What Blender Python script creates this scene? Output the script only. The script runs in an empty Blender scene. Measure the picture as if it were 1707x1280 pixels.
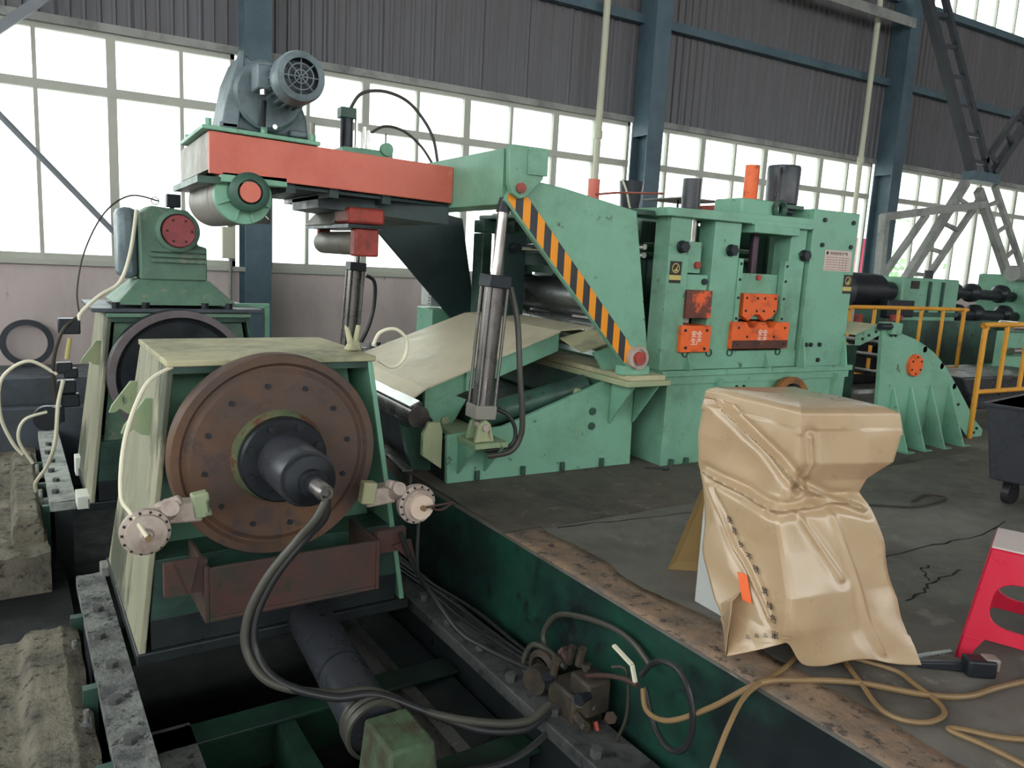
import bpy, bmesh, math, random
from mathutils import Matrix, Vector, noise
random.seed(7)
SC = bpy.context.scene
COL = SC.collection
PI = math.pi

# ------------------------------------------------------------------ camera
cd = bpy.data.cameras.new('camera'); cam = bpy.data.objects.new('camera', cd); COL.objects.link(cam)
cd.sensor_fit = 'HORIZONTAL'; cd.sensor_width = 36.0; cd.lens = 1280.0 * 36.0 / 1707.0
cd.clip_start = 0.05; cd.clip_end = 300
_right = Vector((0.86642646, -0.49653453, 0.05252296))
_down = Vector((-0.03462379, -0.16468712, -0.98573797))
_fwd = Vector((0.49810279, 0.85225091, -0.15988119))
M = Matrix.Identity(4)
for i in range(3):
    M[i][0] = _right[i]; M[i][1] = -_down[i]; M[i][2] = -_fwd[i]
M.translation = Vector((0, 0, 1.5))
cam.matrix_world = M
SC.camera = cam
# ------------------------------------------------------------------ world, exposure
w = bpy.data.worlds.new('overcast_sky'); SC.world = w; w.use_nodes = True
bg = w.node_tree.nodes['Background']
bg.inputs[0].default_value = (0.95, 1.0, 0.985, 1); bg.inputs[1].default_value = 1.0
vs = SC.view_settings
vs.view_transform = 'Standard'; vs.look = 'None'; vs.gamma = 1.0; vs.exposure = 2.08; vs.use_curve_mapping = False

# ------------------------------------------------------------------ helpers
def lin(r, g, b):
    f = lambda c: (c/255/12.92) if c/255 <= .04045 else ((c/255+.055)/1.055)**2.4
    return (f(r), f(g), f(b), 1)

def mat(name, col, rough=.5, metal=0., var=.18, vs=2.5, grime=None, ga=.4, gs=1.6, bump=0., bs=40, streak=1., spec=.4, g2=None, g2a=.2, g2s=9, coat=0):
    m = bpy.data.materials.new(name); m.use_nodes = True
    nt = m.node_tree; N = nt.nodes; L = nt.links
    p = N['Principled BSDF']
    tc = N.new('ShaderNodeTexCoord'); mp = N.new('ShaderNodeMapping')
    mp.inputs['Scale'].default_value = (1, 1, streak)
    L.new(tc.outputs['Object'], mp.inputs[0])
    def ns(scale, det=6, r=.6):
        n = N.new('ShaderNodeTexNoise'); n.inputs['Scale'].default_value = scale
        n.inputs['Detail'].default_value = det; n.inputs['Roughness'].default_value = r
        L.new(mp.outputs[0], n.inputs['Vector']); return n
    def mix(fac, a, b):
        x = N.new('ShaderNodeMix'); x.data_type = 'RGBA'
        L.new(fac, x.inputs[0])
        for s, k in ((a, 6), (b, 7)):
            if hasattr(s, 'links'): L.new(s, x.inputs[k])
            else: x.inputs[k].default_value = s
        return x.outputs[2]
    def ramp(src, lo, hi):
        r = N.new('ShaderNodeMapRange'); r.inputs[1].default_value = lo; r.inputs[2].default_value = hi
        L.new(src, r.inputs[0]); return r.outputs[0]
    c0 = tuple(max(0, c*(1-var)) for c in col[:3])+(1,); c1 = tuple(min(1, c*(1+var)) for c in col[:3])+(1,)
    n1 = ns(vs)
    out = mix(ramp(n1.outputs[0], .3, .7), c0, c1)
    if grime:
        n2 = ns(gs, 9, .68)
        t = .5 + (.5-ga)*.35
        out = mix(ramp(n2.outputs[0], t-.06, t+.16), out, grime)
    if g2:
        n3 = ns(g2s, 8, .7); t = .5+(.5-g2a)*.4
        out = mix(ramp(n3.outputs[0], t-.02, t+.05), out, g2)
    L.new(out, p.inputs['Base Color'])
    p.inputs['Roughness'].default_value = rough; p.inputs['Metallic'].default_value = metal
    p.inputs['Specular IOR Level'].default_value = spec
    p.inputs['Coat Weight'].default_value = coat
    nr = ns(vs*3); rr = N.new('ShaderNodeMapRange')
    rr.inputs[1].default_value = .3; rr.inputs[2].default_value = .7
    rr.inputs[3].default_value = max(.05, rough-.1); rr.inputs[4].default_value = min(1, rough+.12)
    L.new(nr.outputs[0], rr.inputs[0]); L.new(rr.outputs[0], p.inputs['Roughness'])
    if bump:
        nb = ns(bs, 6, .65); b = N.new('ShaderNodeBump'); b.inputs['Strength'].default_value = bump
        b.inputs['Distance'].default_value = .02
        L.new(nb.outputs[0], b.inputs['Height']); L.new(b.outputs[0], p.inputs['Normal'])
    return m

GR = lin(58, 62, 55)
RU = lin(92, 62, 44)
MT = dict(
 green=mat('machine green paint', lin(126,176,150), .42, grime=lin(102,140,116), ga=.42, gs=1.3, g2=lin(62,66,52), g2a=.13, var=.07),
 greend=mat('oily green paint with painted shade', lin(60,92,80), .4, grime=lin(40,52,50), ga=.5, gs=1.5, g2=lin(44,42,36), g2a=.25, var=.15),  # dark copy of the machine green: oil, plus shade on inner and far parts
 teal=mat('teal steel with painted shade', lin(46,66,66), .42, grime=lin(36,48,52), ga=.5, var=.15),  # machine green darkened to teal; the shade under the arm is in the colour
 greenhaze=mat('dusty green paint dulled for haze', lin(104,136,116), .55, grime=lin(84,104,94), ga=.45, gs=2.5, g2=lin(132,140,120), g2a=.3, var=.1),  # dusty green greyed further to stand in for window haze on the far head
 mud=mat('oily brown grime', lin(72,64,54), .5, grime=lin(44,42,40), ga=.5, gs=9, var=.25, bump=.3, bs=40),
 oil=mat('oily steel with painted pit shade', lin(40,46,48), .35, grime=lin(28,30,34), ga=.5, g2=lin(34,62,50), g2a=.2, g2s=3, var=.25),  # oily black, darkened to put the pit's shade into the colour
 mauve=mat('dusty mauve grey disc', lin(112,102,106), .6, var=.12, grime=lin(92,82,80), ga=.4),
 flank=mat('weathered flank with painted window light', lin(150,150,128), .55, grime=lin(178,171,146), ga=.5, gs=1.6, streak=.3, g2=lin(84,88,74), g2a=.5, g2s=1.7, var=.12),  # cream tone paints the window light on the left side; the grime is dirt
 greenw=mat('weathered pale green paint', lin(132,156,122), .55, grime=lin(176,172,138), ga=.6, gs=1.4, streak=.35, g2=lin(70,74,60), g2a=.2, var=.12),
 dusty=mat('dusty top plate', lin(186,180,146), .7, grime=lin(120,122,100), ga=.45, gs=2.2, var=.1, bump=.1),
 orangebeam=mat('salmon orange paint', lin(212,112,94), .45, grime=lin(196,96,80), ga=.45, var=.06, g2=lin(212,128,104), g2a=.18, g2s=5),
 orange=mat('bright orange paint', lin(236,104,48), .42, var=.06, grime=lin(150,62,38), ga=.28, gs=7, g2=lin(66,40,34), g2a=.22, g2s=6),
 orangedirty=mat('oil stained orange paint', lin(116,62,50), .42, var=.12, grime=lin(84,48,46), ga=.55, gs=9, g2=lin(232,98,48), g2a=.36, g2s=5),
 greasebrown=mat('burnt brown grease', lin(92,56,46), .4, grime=lin(64,44,42), ga=.5, gs=9, g2=lin(170,82,48), g2a=.2, g2s=8, var=.15),
 hazy=mat('hazard orange paint', lin(243,152,30), .45, var=.05),
 hazk=mat('hazard black paint', lin(50,52,58), .45, var=.1),
 red=mat('red oxide paint', lin(172,70,62), .5, grime=lin(112,60,52), ga=.42, gs=8, var=.1),
 redplastic=mat('red plastic', lin(206,36,64), .32, var=.05, grime=lin(176,30,52), ga=.3),
 rust=mat('rusty steel disc', lin(88,71,64), .6, metal=.15, grime=lin(112,80,56), ga=.45, gs=2.2, g2=lin(80,66,62), g2a=.35, g2s=5, var=.12, bump=.06),
 rustred=mat('rusty red oxide trough', lin(80,53,48), .6, grime=lin(58,56,50), ga=.55, gs=3, g2=lin(58,54,44), g2a=.3, var=.15, bump=.1),
 rustring=mat('rusty ring', lin(150,98,48), .6, grime=lin(84,58,46), ga=.5, gs=4, var=.2),
 black=mat('black oily steel', lin(46,50,56), .38, metal=.3, grime=lin(30,32,36), ga=.5, var=.2),
 blacksh=mat('black satin paint', lin(56,58,64), .3, var=.12),
 rubber=mat('black rubber hose', lin(44,44,46), .35, var=.15),
 hosedusty=mat('dusty rubber hose', lin(70,68,62), .42, var=.2),
 greymot=mat('grey motor paint', lin(112,126,132), .42, metal=.1, grime=lin(74,84,88), ga=.45, gs=4, var=.1),
 greyarm=mat('grey cast steel', lin(150,146,138), .5, metal=.2, grime=lin(120,96,84), ga=.35, var=.1),
 chrome=mat('polished chrome rod', lin(225,222,218), .12, metal=1, var=.03),
 steelroll=mat('dark ground steel roll', lin(128,128,128), .35, metal=.85, var=.15, vs=6, grime=lin(84,84,86), ga=.45),
 steel=mat('bare bright steel', lin(205,206,204), .22, metal=.9, var=.05),
 strip=mat('pale steel guide plate', lin(206,194,168), .5, metal=.15, grime=lin(176,166,144), ga=.4, var=.04, g2=lin(150,140,120), g2a=.12),
 tube=mat('greyed cylinder barrel', lin(124,120,118), .28, metal=.75, var=.12, grime=lin(92,86,88), ga=.35),
 blue=mat('blue steel column', lin(76,96,106), .5, grime=lin(62,80,90), ga=.4, var=.1),
 bluedark=mat('dark blue grey painted steel', lin(78,84,92), .45, grime=lin(52,56,62), ga=.5, var=.12),
 bluegrey=mat('grey blue steel brace', lin(120,124,130), .55, var=.1),
 clad=mat('grey corrugated cladding', lin(102,101,106), .5, metal=.1, grime=lin(94,86,82), ga=.45, gs=.8, streak=.12, var=.08, vs=4),
 plaster=mat('pinkish plaster wall', lin(198,184,182), .85, grime=lin(176,162,160), ga=.4, gs=1.2, var=.04, g2=lin(136,128,130), g2a=.1, streak=.4, bump=.05),
 alu=mat('window frame paint', lin(176,176,166), .5, var=.08),
 concrete=mat('oily concrete floor', lin(116,112,106), .6, grime=lin(78,74,70), ga=.5, gs=.9, g2=lin(136,131,122), g2a=.22, g2s=3.5, var=.12, bump=.12, bs=18, spec=.35),
 brownfloor=mat('brown stained concrete', lin(102,94,86), .68, grime=lin(72,66,62), ga=.5, gs=1.2, g2=lin(122,112,100), g2a=.22, g2s=6, var=.14, bump=.2, bs=22),
 kerb=mat('peeling tan floor coating', lin(148,122,100), .78, grime=lin(100,92,86), ga=.55, gs=3.6, g2=lin(74,66,60), g2a=.34, g2s=13, var=.14, bump=.4, bs=30),
 rough=mat('rough dusty concrete', lin(124,118,104), .9, grime=lin(74,70,62), ga=.5, gs=4, g2=lin(58,54,48), g2a=.3, g2s=16, var=.22, bump=.9, bs=32),
 railtop=mat('grit covered steel rail', lin(138,140,136), .85, grime=lin(84,86,88), ga=.55, gs=7, g2=lin(50,52,54), g2a=.32, g2s=18, var=.22, bump=1.0, bs=45),
 railpale=mat('pale dust on steel rail', lin(176,180,174), .85, grime=lin(132,136,134), ga=.5, gs=6, g2=lin(92,94,94), g2a=.22, g2s=16, var=.15, bump=.8, bs=40),
 raild=mat('oil soaked steel rail', lin(86,86,86), .6, grime=lin(48,50,52), ga=.55, gs=4, g2=lin(36,36,38), g2a=.3, var=.2, bump=.4, bs=25),
 pit=mat('oil black pit', lin(16,17,20), .75, var=.3, grime=lin(24,26,30), ga=.5),
 pitwall=mat('green painted pit wall', lin(28,76,62), .5, grime=lin(26,34,36), ga=.72, gs=1.0, g2=lin(24,30,32), g2a=.3, g2s=3, var=.2, bump=.15, bs=12),
 pitgreen=mat('dark green pit steel', lin(27,56,42), .45, grime=lin(20,28,28), ga=.5, gs=2, var=.2),
 yellow=mat('ochre yellow railing paint', lin(222,156,52), .42, var=.06, grime=lin(176,116,52), ga=.3, gs=5),
 cover=None,
 white=mat('pale plastic hose', lin(226,220,196), .4, var=.05),
 diaph=mat('dusty cast aluminium', lin(186,170,160), .55, metal=.15, grime=lin(140,122,112), ga=.4, gs=8, var=.08),
 diaphw=mat('pale enamel cap', lin(228,204,186), .4, var=.05),
 brownrope=mat('tan rubber air hose', lin(134,108,74), .45, var=.12),
 cable=mat('dark cable', lin(60,54,46), .5, var=.2),
 cabinet=mat('grey white enamel', lin(190,192,190), .45, var=.05, grime=lin(150,150,146), ga=.3),
 card=mat('brown cardboard', lin(176,146,96), .8, var=.08),
 plate=mat('pink paper nameplate', lin(214,190,180), .6, var=.04),
 platek=mat('black label', lin(44,42,36), .5, var=.08),
 platey=mat('cream label strip', lin(196,180,110), .5, var=.06),
 ink=mat('black ink', lin(40,40,42), .6, var=.05),
 inkw=mat('white ink', lin(240,235,228), .6, var=.03),
 copper=mat('copper pipe', lin(196,112,96), .35, metal=.5, var=.08),
 purple=mat('dark greased screw', lin(74,58,66), .35, metal=.4, var=.2),
 pipe=mat('cream rain pipe', lin(190,188,168), .5, var=.05),
 truss=mat('grey truss steel', lin(146,146,142), .5, var=.12, grime=lin(96,96,98), ga=.4),
 trussd=mat('dark blue grey truss steel', lin(50,54,60), .5, var=.12),
 white2=mat('bare white timber block', lin(216,220,210), .6, var=.04),
 roof=mat('roof sheet', lin(120,122,124), .7, var=.05),
 ground=mat('pale outdoor paving', lin(214,212,206), .9, var=.04),
 pink=mat('pink hoarding', lin(236,84,122), .6, var=.06),
 leaf=mat('fresh green leaves', lin(112,190,84), .6, var=.3, vs=6),
 building=mat('white rendered building', lin(232,234,230), .9, var=.03),
 tan=mat('stool top paper', lin(206,190,186), .7, var=.05),
)
def glassmat():
    m = bpy.data.materials.new('dusty window glass'); m.use_nodes = True; nt = m.node_tree; N = nt.nodes; L = nt.links
    N.remove(N['Principled BSDF']); o = N['Material Output']
    t = N.new('ShaderNodeBsdfTransparent'); t.inputs[0].default_value = (.93, .96, .95, 1)
    g = N.new('ShaderNodeBsdfGlossy'); g.inputs['Roughness'].default_value = .05
    tl = N.new('ShaderNodeBsdfTranslucent'); tl.inputs[0].default_value = (.9, .92, .9, 1)
    m0 = N.new('ShaderNodeMixShader'); m0.inputs[0].default_value = .1
    L.new(t.outputs[0], m0.inputs[1]); L.new(tl.outputs[0], m0.inputs[2])
    m1 = N.new('ShaderNodeMixShader'); m1.inputs[0].default_value = .05
    L.new(m0.outputs[0], m1.inputs[1]); L.new(g.outputs[0], m1.inputs[2]); L.new(m1.outputs[0], o.inputs[0])
    return m
MT['glass'] = glassmat()
def covermat():
    m = mat('tan woven plastic sheet', lin(194,166,132), .34, var=.06, vs=3, grime=lin(180,150,116), ga=.4, gs=2, bump=.12, bs=6, spec=.6, coat=.8)
    m.node_tree.nodes['Principled BSDF'].inputs['Coat Roughness'].default_value = .22
    nt = m.node_tree; N = nt.nodes; L = nt.links; p = N['Principled BSDF']; o = N['Material Output']
    t = N.new('ShaderNodeBsdfTranslucent'); t.inputs[0].default_value = lin(214,180,130)
    mx = N.new('ShaderNodeMixShader'); mx.inputs[0].default_value = .15
    L.new(p.outputs[0], mx.inputs[1]); L.new(t.outputs[0], mx.inputs[2]); L.new(mx.outputs[0], o.inputs[0])
    return m
MT['cover'] = covermat()

FR = [Matrix.Identity(4)]
DROT = math.radians(3.2)
DF = Matrix.Rotation(DROT, 4, 'Z')       # frame of the decoiler and its pit, turned 3.2 degrees

def V(*a): return Vector(a)
def basis(d):
    d = d.normalized(); a = Vector((0, 0, 1)) if abs(d.z) < .9 else Vector((1, 0, 0))
    u = d.cross(a).normalized(); return u, d.cross(u).normalized()

class B:
    def __init__(s): s.v = []; s.f = []
    def add(s, vs, fs):
        o = len(s.v); s.v += [Vector(p) for p in vs]; s.f += [[i+o for i in f] for f in fs]; return s
    def hexa(s, p):       # p: 4 bottom (ccw) + 4 top
        return s.add(p, [(3,2,1,0),(4,5,6,7),(0,1,5,4),(1,2,6,5),(2,3,7,6),(3,0,4,7)])
    def box(s, x0, x1, y0, y1, z0, z1):
        return s.hexa([(x0,y0,z0),(x1,y0,z0),(x1,y1,z0),(x0,y1,z0),(x0,y0,z1),(x1,y0,z1),(x1,y1,z1),(x0,y1,z1)])
    def bar(s, a, b, wx, wz, up=(0,0,1)):  # rectangular bar from a to b
        a = Vector(a); b = Vector(b); d = (b-a).normalized(); up = Vector(up)
        u = d.cross(up)
        if u.length < 1e-4: u = d.cross(Vector((0,1,0)))
        u.normalize(); n = u.cross(d).normalized(); u *= wx/2; n *= wz/2
        return s.hexa([a-u-n, a+u-n, b+u-n, b-u-n, a-u+n, a+u+n, b+u+n, b-u+n])
    def prism(s, pts, ax, a, b):
        def P(q, t):
            return {'y': (q[0], t, q[1]), 'x': (t, q[0], q[1]), 'z': (q[0], q[1], t)}[ax]
        n = len(pts)
        vs = [P(q, a) for q in pts]+[P(q, b) for q in pts]
        fs = [list(range(n)), list(range(2*n-1, n-1, -1))]+[(i, i+n, (i+1) % n+n, (i+1) % n) for i in range(n)]
        return s.add(vs, fs)
    def cyl(s, a, b, r0, r1=None, n=24, cap=True):
        r1 = r0 if r1 is None else r1
        a = Vector(a); b = Vector(b); u, v = basis(b-a)
        vs = []
        for c, r in ((a, r0), (b, r1)):
            vs += [c+(u*math.cos(2*PI*i/n)+v*math.sin(2*PI*i/n))*r for i in range(n)]
        fs = [(i, (i+1) % n, (i+1) % n+n, i+n) for i in range(n)]
        if cap: fs += [list(range(n-1, -1, -1)), list(range(n, 2*n))]
        return s.add(vs, fs)
    def lathe(s, o, d, prof, n=48, closed=True):   # prof: (radius, t along d); closed loop profile
        o = Vector(o); d = Vector(d).normalized(); u, v = basis(d); vs = []; k = len(prof)
        for i in range(n):
            e = u*math.cos(2*PI*i/n)+v*math.sin(2*PI*i/n)
            vs += [o+d*t+e*r for r, t in prof]
        fs = []
        for i in range(n):
            j = (i+1) % n
            for q in range(k if closed else k-1):
                q2 = (q+1) % k; fs.append((i*k+q, j*k+q, j*k+q2, i*k+q2))
        return s.add(vs, fs)
    def tube(s, path, r, n=8, sub=6):
        P = [Vector(p) for p in path]
        if sub > 1 and len(P) > 2:
            Q = []
            for i in range(len(P)-1):
                p0 = P[max(i-1, 0)]; p1 = P[i]; p2 = P[i+1]; p3 = P[min(i+2, len(P)-1)]
                for k in range(sub):
                    t = k/sub; Q.append(.5*((2*p1)+(p2-p0)*t+(2*p0-5*p1+4*p2-p3)*t*t+(3*p1-p0-3*p2+p3)*t**3))
            Q.append(P[-1]); P = Q
        vs = []; d = (P[1]-P[0]).normalized(); u, v = basis(d); m = len(P)
        for i, p in enumerate(P):
            dn = (P[min(i+1, m-1)]-P[max(i-1, 0)]).normalized()
            u = (u-dn*u.dot(dn)).normalized(); v = dn.cross(u)
            vs += [p+(u*math.cos(2*PI*k/n)+v*math.sin(2*PI*k/n))*r for k in range(n)]
        fs = [(i*n+k, i*n+(k+1) % n, (i+1)*n+(k+1) % n, (i+1)*n+k) for i in range(m-1) for k in range(n)]
        fs += [list(range(n-1, -1, -1)), list(range((m-1)*n, m*n))]
        return s.add(vs, fs)
    def grid(s, fn, nu, nv):
        vs = [fn(i/nu, j/nv) for j in range(nv+1) for i in range(nu+1)]
        return s.add(vs, [(j*(nu+1)+i, j*(nu+1)+i+1, (j+1)*(nu+1)+i+1, (j+1)*(nu+1)+i) for j in range(nv) for i in range(nu)])
    def build(s, name, m, parent=None, bevel=0., smooth=True, ang=38):
        me = bpy.data.meshes.new(name)
        X = FR[0]
        if parent is not None: X = WM[parent.name].inverted() @ X
        me.from_pydata([X @ p for p in s.v], [], s.f)
        bm = bmesh.new(); bm.from_mesh(me); bmesh.ops.recalc_face_normals(bm, faces=bm.faces); bm.to_mesh(me); bm.free()
        me.materials.append(MT[m] if isinstance(m, str) else m)
        if smooth:
            me.polygons.foreach_set('use_smooth', [True]*len(me.polygons)); me.set_sharp_from_angle(angle=math.radians(ang))
        o = bpy.data.objects.new(name, me); COL.objects.link(o)
        WM[o.name] = WM[parent.name] if parent is not None else Matrix.Identity(4)
        if parent is not None: o.parent = parent
        if bevel:
            b = o.modifiers.new('bevel', 'BEVEL'); b.width = bevel; b.segments = 2; b.limit_method = 'ANGLE'; b.angle_limit = math.radians(40)
        return o
WM = {}
def thing(name, label, cat, loc=(0,0,0), rot=0, group=None, kind=None):
    o = bpy.data.objects.new(name, None); COL.objects.link(o); o.empty_display_size = .1
    Mx = FR[0] @ Matrix.Translation(Vector(loc)) @ Matrix.Rotation(rot, 4, 'Z')
    o.matrix_world = Mx; WM[o.name] = Mx.copy()
    return tag(o, label, cat, group, kind)
def tag(o, label=None, cat=None, group=None, kind=None):
    if label: o['label'] = label
    if cat: o['category'] = cat
    if group: o['group'] = group
    if kind: o['kind'] = kind
    return o
def solo(b, name, m, label, cat, group=None, kind=None, **k):
    return tag(b.build(name, m, None, **k), label, cat, group, kind)
def struct(b, name, m, label=None, **k):
    return tag(b.build(name, m, None, **k), label, None, None, 'structure')
_boltme = {}
def bolts(parent, pts, d, r=.012, h=.012, m='black', name='bolt', n=6):
    """hex bolt heads sharing one mesh, each an object of its own"""
    d = Vector(d); key = (r, h, m, tuple(d), n)
    if key not in _boltme:
        b = B().cyl((0,0,0), d.normalized()*h, r, n=n)
        me = bpy.data.meshes.new(name); me.from_pydata(b.v, [], b.f); me.materials.append(MT[m]); _boltme[key] = me
    for p in pts:
        o = bpy.data.objects.new(name, _boltme[key]); COL.objects.link(o)
        o.parent = parent; WM[o.name] = WM[parent.name]
        Lm = WM[parent.name].inverted() @ FR[0]
        o.matrix_local = Lm @ Matrix.Translation(Vector(p))
def text(s, name, m, parent, origin, ux, uy, size):
    """flat lettering: ux reading direction, uy up direction (world/frame)"""
    cu = bpy.data.curves.new(name, 'FONT'); cu.body = s; cu.size = size; cu.extrude = .0006; cu.align_x = 'CENTER'; cu.align_y = 'CENTER'
    cu.resolution_u = 2
    o = bpy.data.objects.new(name, cu); COL.objects.link(o)
    dg = bpy.context.evaluated_depsgraph_get(); me = bpy.data.meshes.new_from_object(o.evaluated_get(dg))
    bpy.data.objects.remove(o); 
    ux = Vector(ux).normalized(); uy = Vector(uy).normalized(); uz = ux.cross(uy)
    X = Matrix.Identity(4)
    for i in range(3): X[i][0] = ux[i]; X[i][1] = uy[i]; X[i][2] = uz[i]
    X.translation = Vector(origin)
    A = FR[0] @ X
    if parent is not None: A = WM[parent.name].inverted() @ A
    me.transform(A); me.materials.clear(); me.materials.append(MT[m])
    o = bpy.data.objects.new(name, me); COL.objects.link(o)
    if parent is not None: o.parent = parent
    WM[o.name] = WM[parent.name] if parent is not None else Matrix.Identity(4)
    return o

# ================================================================== SETTING
YW = 10.57
def dxy(x, y):
    p = DF @ Vector((x, y, 0)); return (p.x, p.y)
# platform slab: its left edge is the pit edge
e = [dxy(2.25, -6), dxy(2.25, 9.6)]
floor = struct(B().prism([e[0], (34, -14), (34, YW), (e[1][0], YW), e[1]], 'z', -.02, 0), 'floor', 'concrete', 'dark oil stained concrete floor of the workshop')
FR[0] = DF
struct(B().box(2.25, 2.6, -6, 9.6, -1.2, -.0205), 'wall_pit_right', 'pitwall', 'dark green painted side wall of the decoiler pit')
# peeling kerb strip along the pit edge
b = B()
def kb(u, v):
    y = -1 + v*4.4; nn = noise.fractal(Vector((3, y*2.2, 1)), 1., 2., 4)
    x = 2.243 + u*(.24 + .05*nn) + (.004*noise.noise(Vector((y*9, 0, 0))) if u == 0 else 0)
    return (x, y, .0035)
b.grid(kb, 4, 140)
o = struct(b, 'trim_1', 'kerb', 'peeling tan coating along the pit edge')
sol = o.modifiers.new('thick', 'SOLIDIFY'); sol.thickness = .003; sol.offset = -1
b = B()
def ap_(u, v):
    X0 = 2.262; xx = X0+u*5.2; yy = 3.36+(9.4-3.36)*v+(.02*noise.fractal(Vector((xx*4, 5, 0)), 1., 2., 4) if v == 0 else 0)
    return (xx, yy, .012 if v > 0 else .002)
b.grid(ap_, 120, 8); struct(b, 'trim_9', 'brownfloor', 'brown stained concrete apron around the machines')
struct(B().box(-.1, 2.25, -3, 9.6, -1.25, -1.15), 'floor_pit', 'pit', 'black oily pit floor')
struct(B().box(-6.5, .28, -3, 9.7, -1.3, -1.0), 'floor_pit_left', 'pit')
# rough left ground, near and far
def rgh(x0, x1, y0, y1, z, amp, nm, lab, nu=50, nv=60, m='rough', slope=None):
    b = B()
    def fn(u, v):
        x = x0+(x1-x0)*(1-(1-u)**2.2); y = y0+(y1-y0)*v
        h = z+amp*noise.fractal(Vector((x*5, y*5, 3)), 1., 2., 5)
        if slope: h += slope(x, y)
        x += 0 if u < .5 else .015*noise.noise(Vector((y*4, 7, 0)))
        if u in (0, 1) or v in (0, 1): h = z-.7 if (u == 1 or v in (0, 1)) else h
        return (x, y, h)
    b.grid(fn, nu, nv)
    return struct(b, nm, m, lab, ang=60)
def kerbslope(x, y):
    k = max(0, min(1, (x+.04)/.06)); q = max(0, min(1, (x-.16)/.08))
    return .05*k*k*(3-2*k)-.04*q + .012*math.sin(y*3.1)
rgh(-6, .24, -4, 4.60, -.64, .022, 'floor_left', 'rough gritty concrete ground with a worn kerb left of the rails', 260, 150, slope=kerbslope)
rgh(-6, .17, 6.0, 9.3, -.72, .03, 'floor_left_far', 'dusty concrete ground beside the far rail', 160, 60)
kbk = B()
def kf(u, v):
    x = -.06+.22*u; y = 6.3+2.2*v; e_ = min(u, 1-u, v*6, (1-v)*6)
    return (x, y, -.74+.2*min(1, e_*5)**.5+.012*noise.fractal(Vector((x*8, y*8, 2)), 1., 2., 4))
kbk.grid(kf, 24, 80); struct(kbk, 'trim_3', 'rough', 'worn concrete kerb block beside the far rail', ang=60)
FR[0] = Matrix.Identity(4)
# ledge under the wall
struct(B().box(-9, 1.75, 9.55, YW, -1.2, -.02), 'floor_ledge', 'bluedark', 'dark steel covered ledge below the window wall', bevel=.02)
struct(B().box(-9, 1.7, 9.25, 9.54, -1.2, -.3), 'trim_4', 'bluedark')
# back wall
wall = struct(B().box(-9, 30, YW, YW+.24, -.3, 1.16), 'wall_back', 'plaster', 'pinkish white plastered wall below the windows')
struct(B().box(-9, 30, YW-.05, YW+.3, 1.16, 1.22), 'trim_5', 'alu', 'window sill ledge')
struct(B().box(-9, 30, YW-.04, YW+.06, 3.84, 3.93), 'trim_6', 'truss', 'steel lintel above the windows')
# corrugated cladding, one sheet after another
clad = bpy.data.objects.new('wall_cladding', None); COL.objects.link(clad); WM[clad.name] = Matrix.Identity(4); tag(clad, 'grey corrugated sheet cladding above the windows', None, None, 'structure')
def sheetmesh(w, z0, z1):
    prof = []
    pitch = w/5
    for i in range(5):
        x = i*pitch
        prof += [(x, 0), (x+pitch*.62, 0), (x+pitch*.72, -.03), (x+pitch*.9, -.03)]
    prof += [(w+.03, 0)]
    vs = []; fs = []
    for z in (z0, z1):
        vs += [(x, y, z) for x, y in prof]
    n = len(prof)
    for i in range(n-1): fs.append((i, i+1, n+i+1, n+i))
    me = bpy.data.meshes.new('cladding_sheet'); me.from_pydata(vs, [], fs); me.materials.append(MT['clad']); return me
sm1 = sheetmesh(.77, 3.9, 5.42); sm2 = sheetmesh(.77, 5.38, 7.0)
for row, me in enumerate((sm1, sm2)):
    for i in range(48):
        x = -7.7+i*.77
        if row == 1 and x < 1.2: continue
        o = bpy.data.objects.new('cladding_sheet', me); COL.objects.link(o); o.parent = clad
        o.location = (x, YW+.02+.003*((i+row) % 2)+.02*row, 0)
struct(B().box(-9, 1.2, YW+.06, YW+.1, 5.4, 7.0), 'wall_back_upper', 'clad')
struct(B().box(-9, 30, YW+.1, YW+.14, 8.6, 9.4), 'wall_back_top', 'clad')
struct(B().box(-10, 34, -14, YW+.5, 9.3, 9.4), 'ceiling', 'roof', 'grey sheet roof of the workshop hall')
for k, z in enumerate((5.4, 7.0)):
    g = B().box(-9, 30, YW-.12, YW-.02, z-.04, z+.04).box(-9, 30, YW-.14, YW-.12, z-.04, z+.1)
    struct(g, 'trim_%d' % (7+k), 'blue', 'blue grey wall girt')
struct(B().box(-10, 34, -14.2, -14, -.4, 4.4), 'wall_front', 'plaster', 'unseen wall added behind the camera to limit front daylight, open above')  # out of view, added to hold back low light from the front
struct(B().box(34, 34.2, -14, YW, -.4, 9.4), 'wall_right', 'plaster', 'far end wall of the hall')
struct(B().box(-10.2, -10, -14, YW, -.9, 2.6), 'wall_left', 'plaster', 'unseen low end wall added to cut daylight from the left, open above')  # out of view, added to keep low light from the left off the pit
struct(B().box(8.6, 14.6, YW-.5, YW-.42, 6.42, 6.5).box(8.6, 14.6, YW-.52, YW-.5, 6.38, 6.56), 'trim_10', 'truss', 'grey channel rail high on the wall between the columns')
# columns
for k, X in enumerate((2.12, 8.38, 14.75, 21.1)):
    c = B().box(X-.16, X+.16, YW-.42, YW-.40, -.3, 9.3).box(X-.16, X+.16, YW-.03, YW-.0, -.3, 9.3).box(X-.012, X+.012, YW-.40, YW-.03, -.3, 9.3)
    c.box(X-.16, X-.145, YW-.4, YW-.03, 3.6, 9.3)
    o = solo(c, 'steel_column', 'blue', ['blue steel wall column behind the decoiler carrying a small sign', 'blue steel wall column between the arm and the shear', 'tall blue steel wall column behind the shear tower', 'blue steel wall column at the far right'][k], 'column', 'blue steel wall columns')
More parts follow.
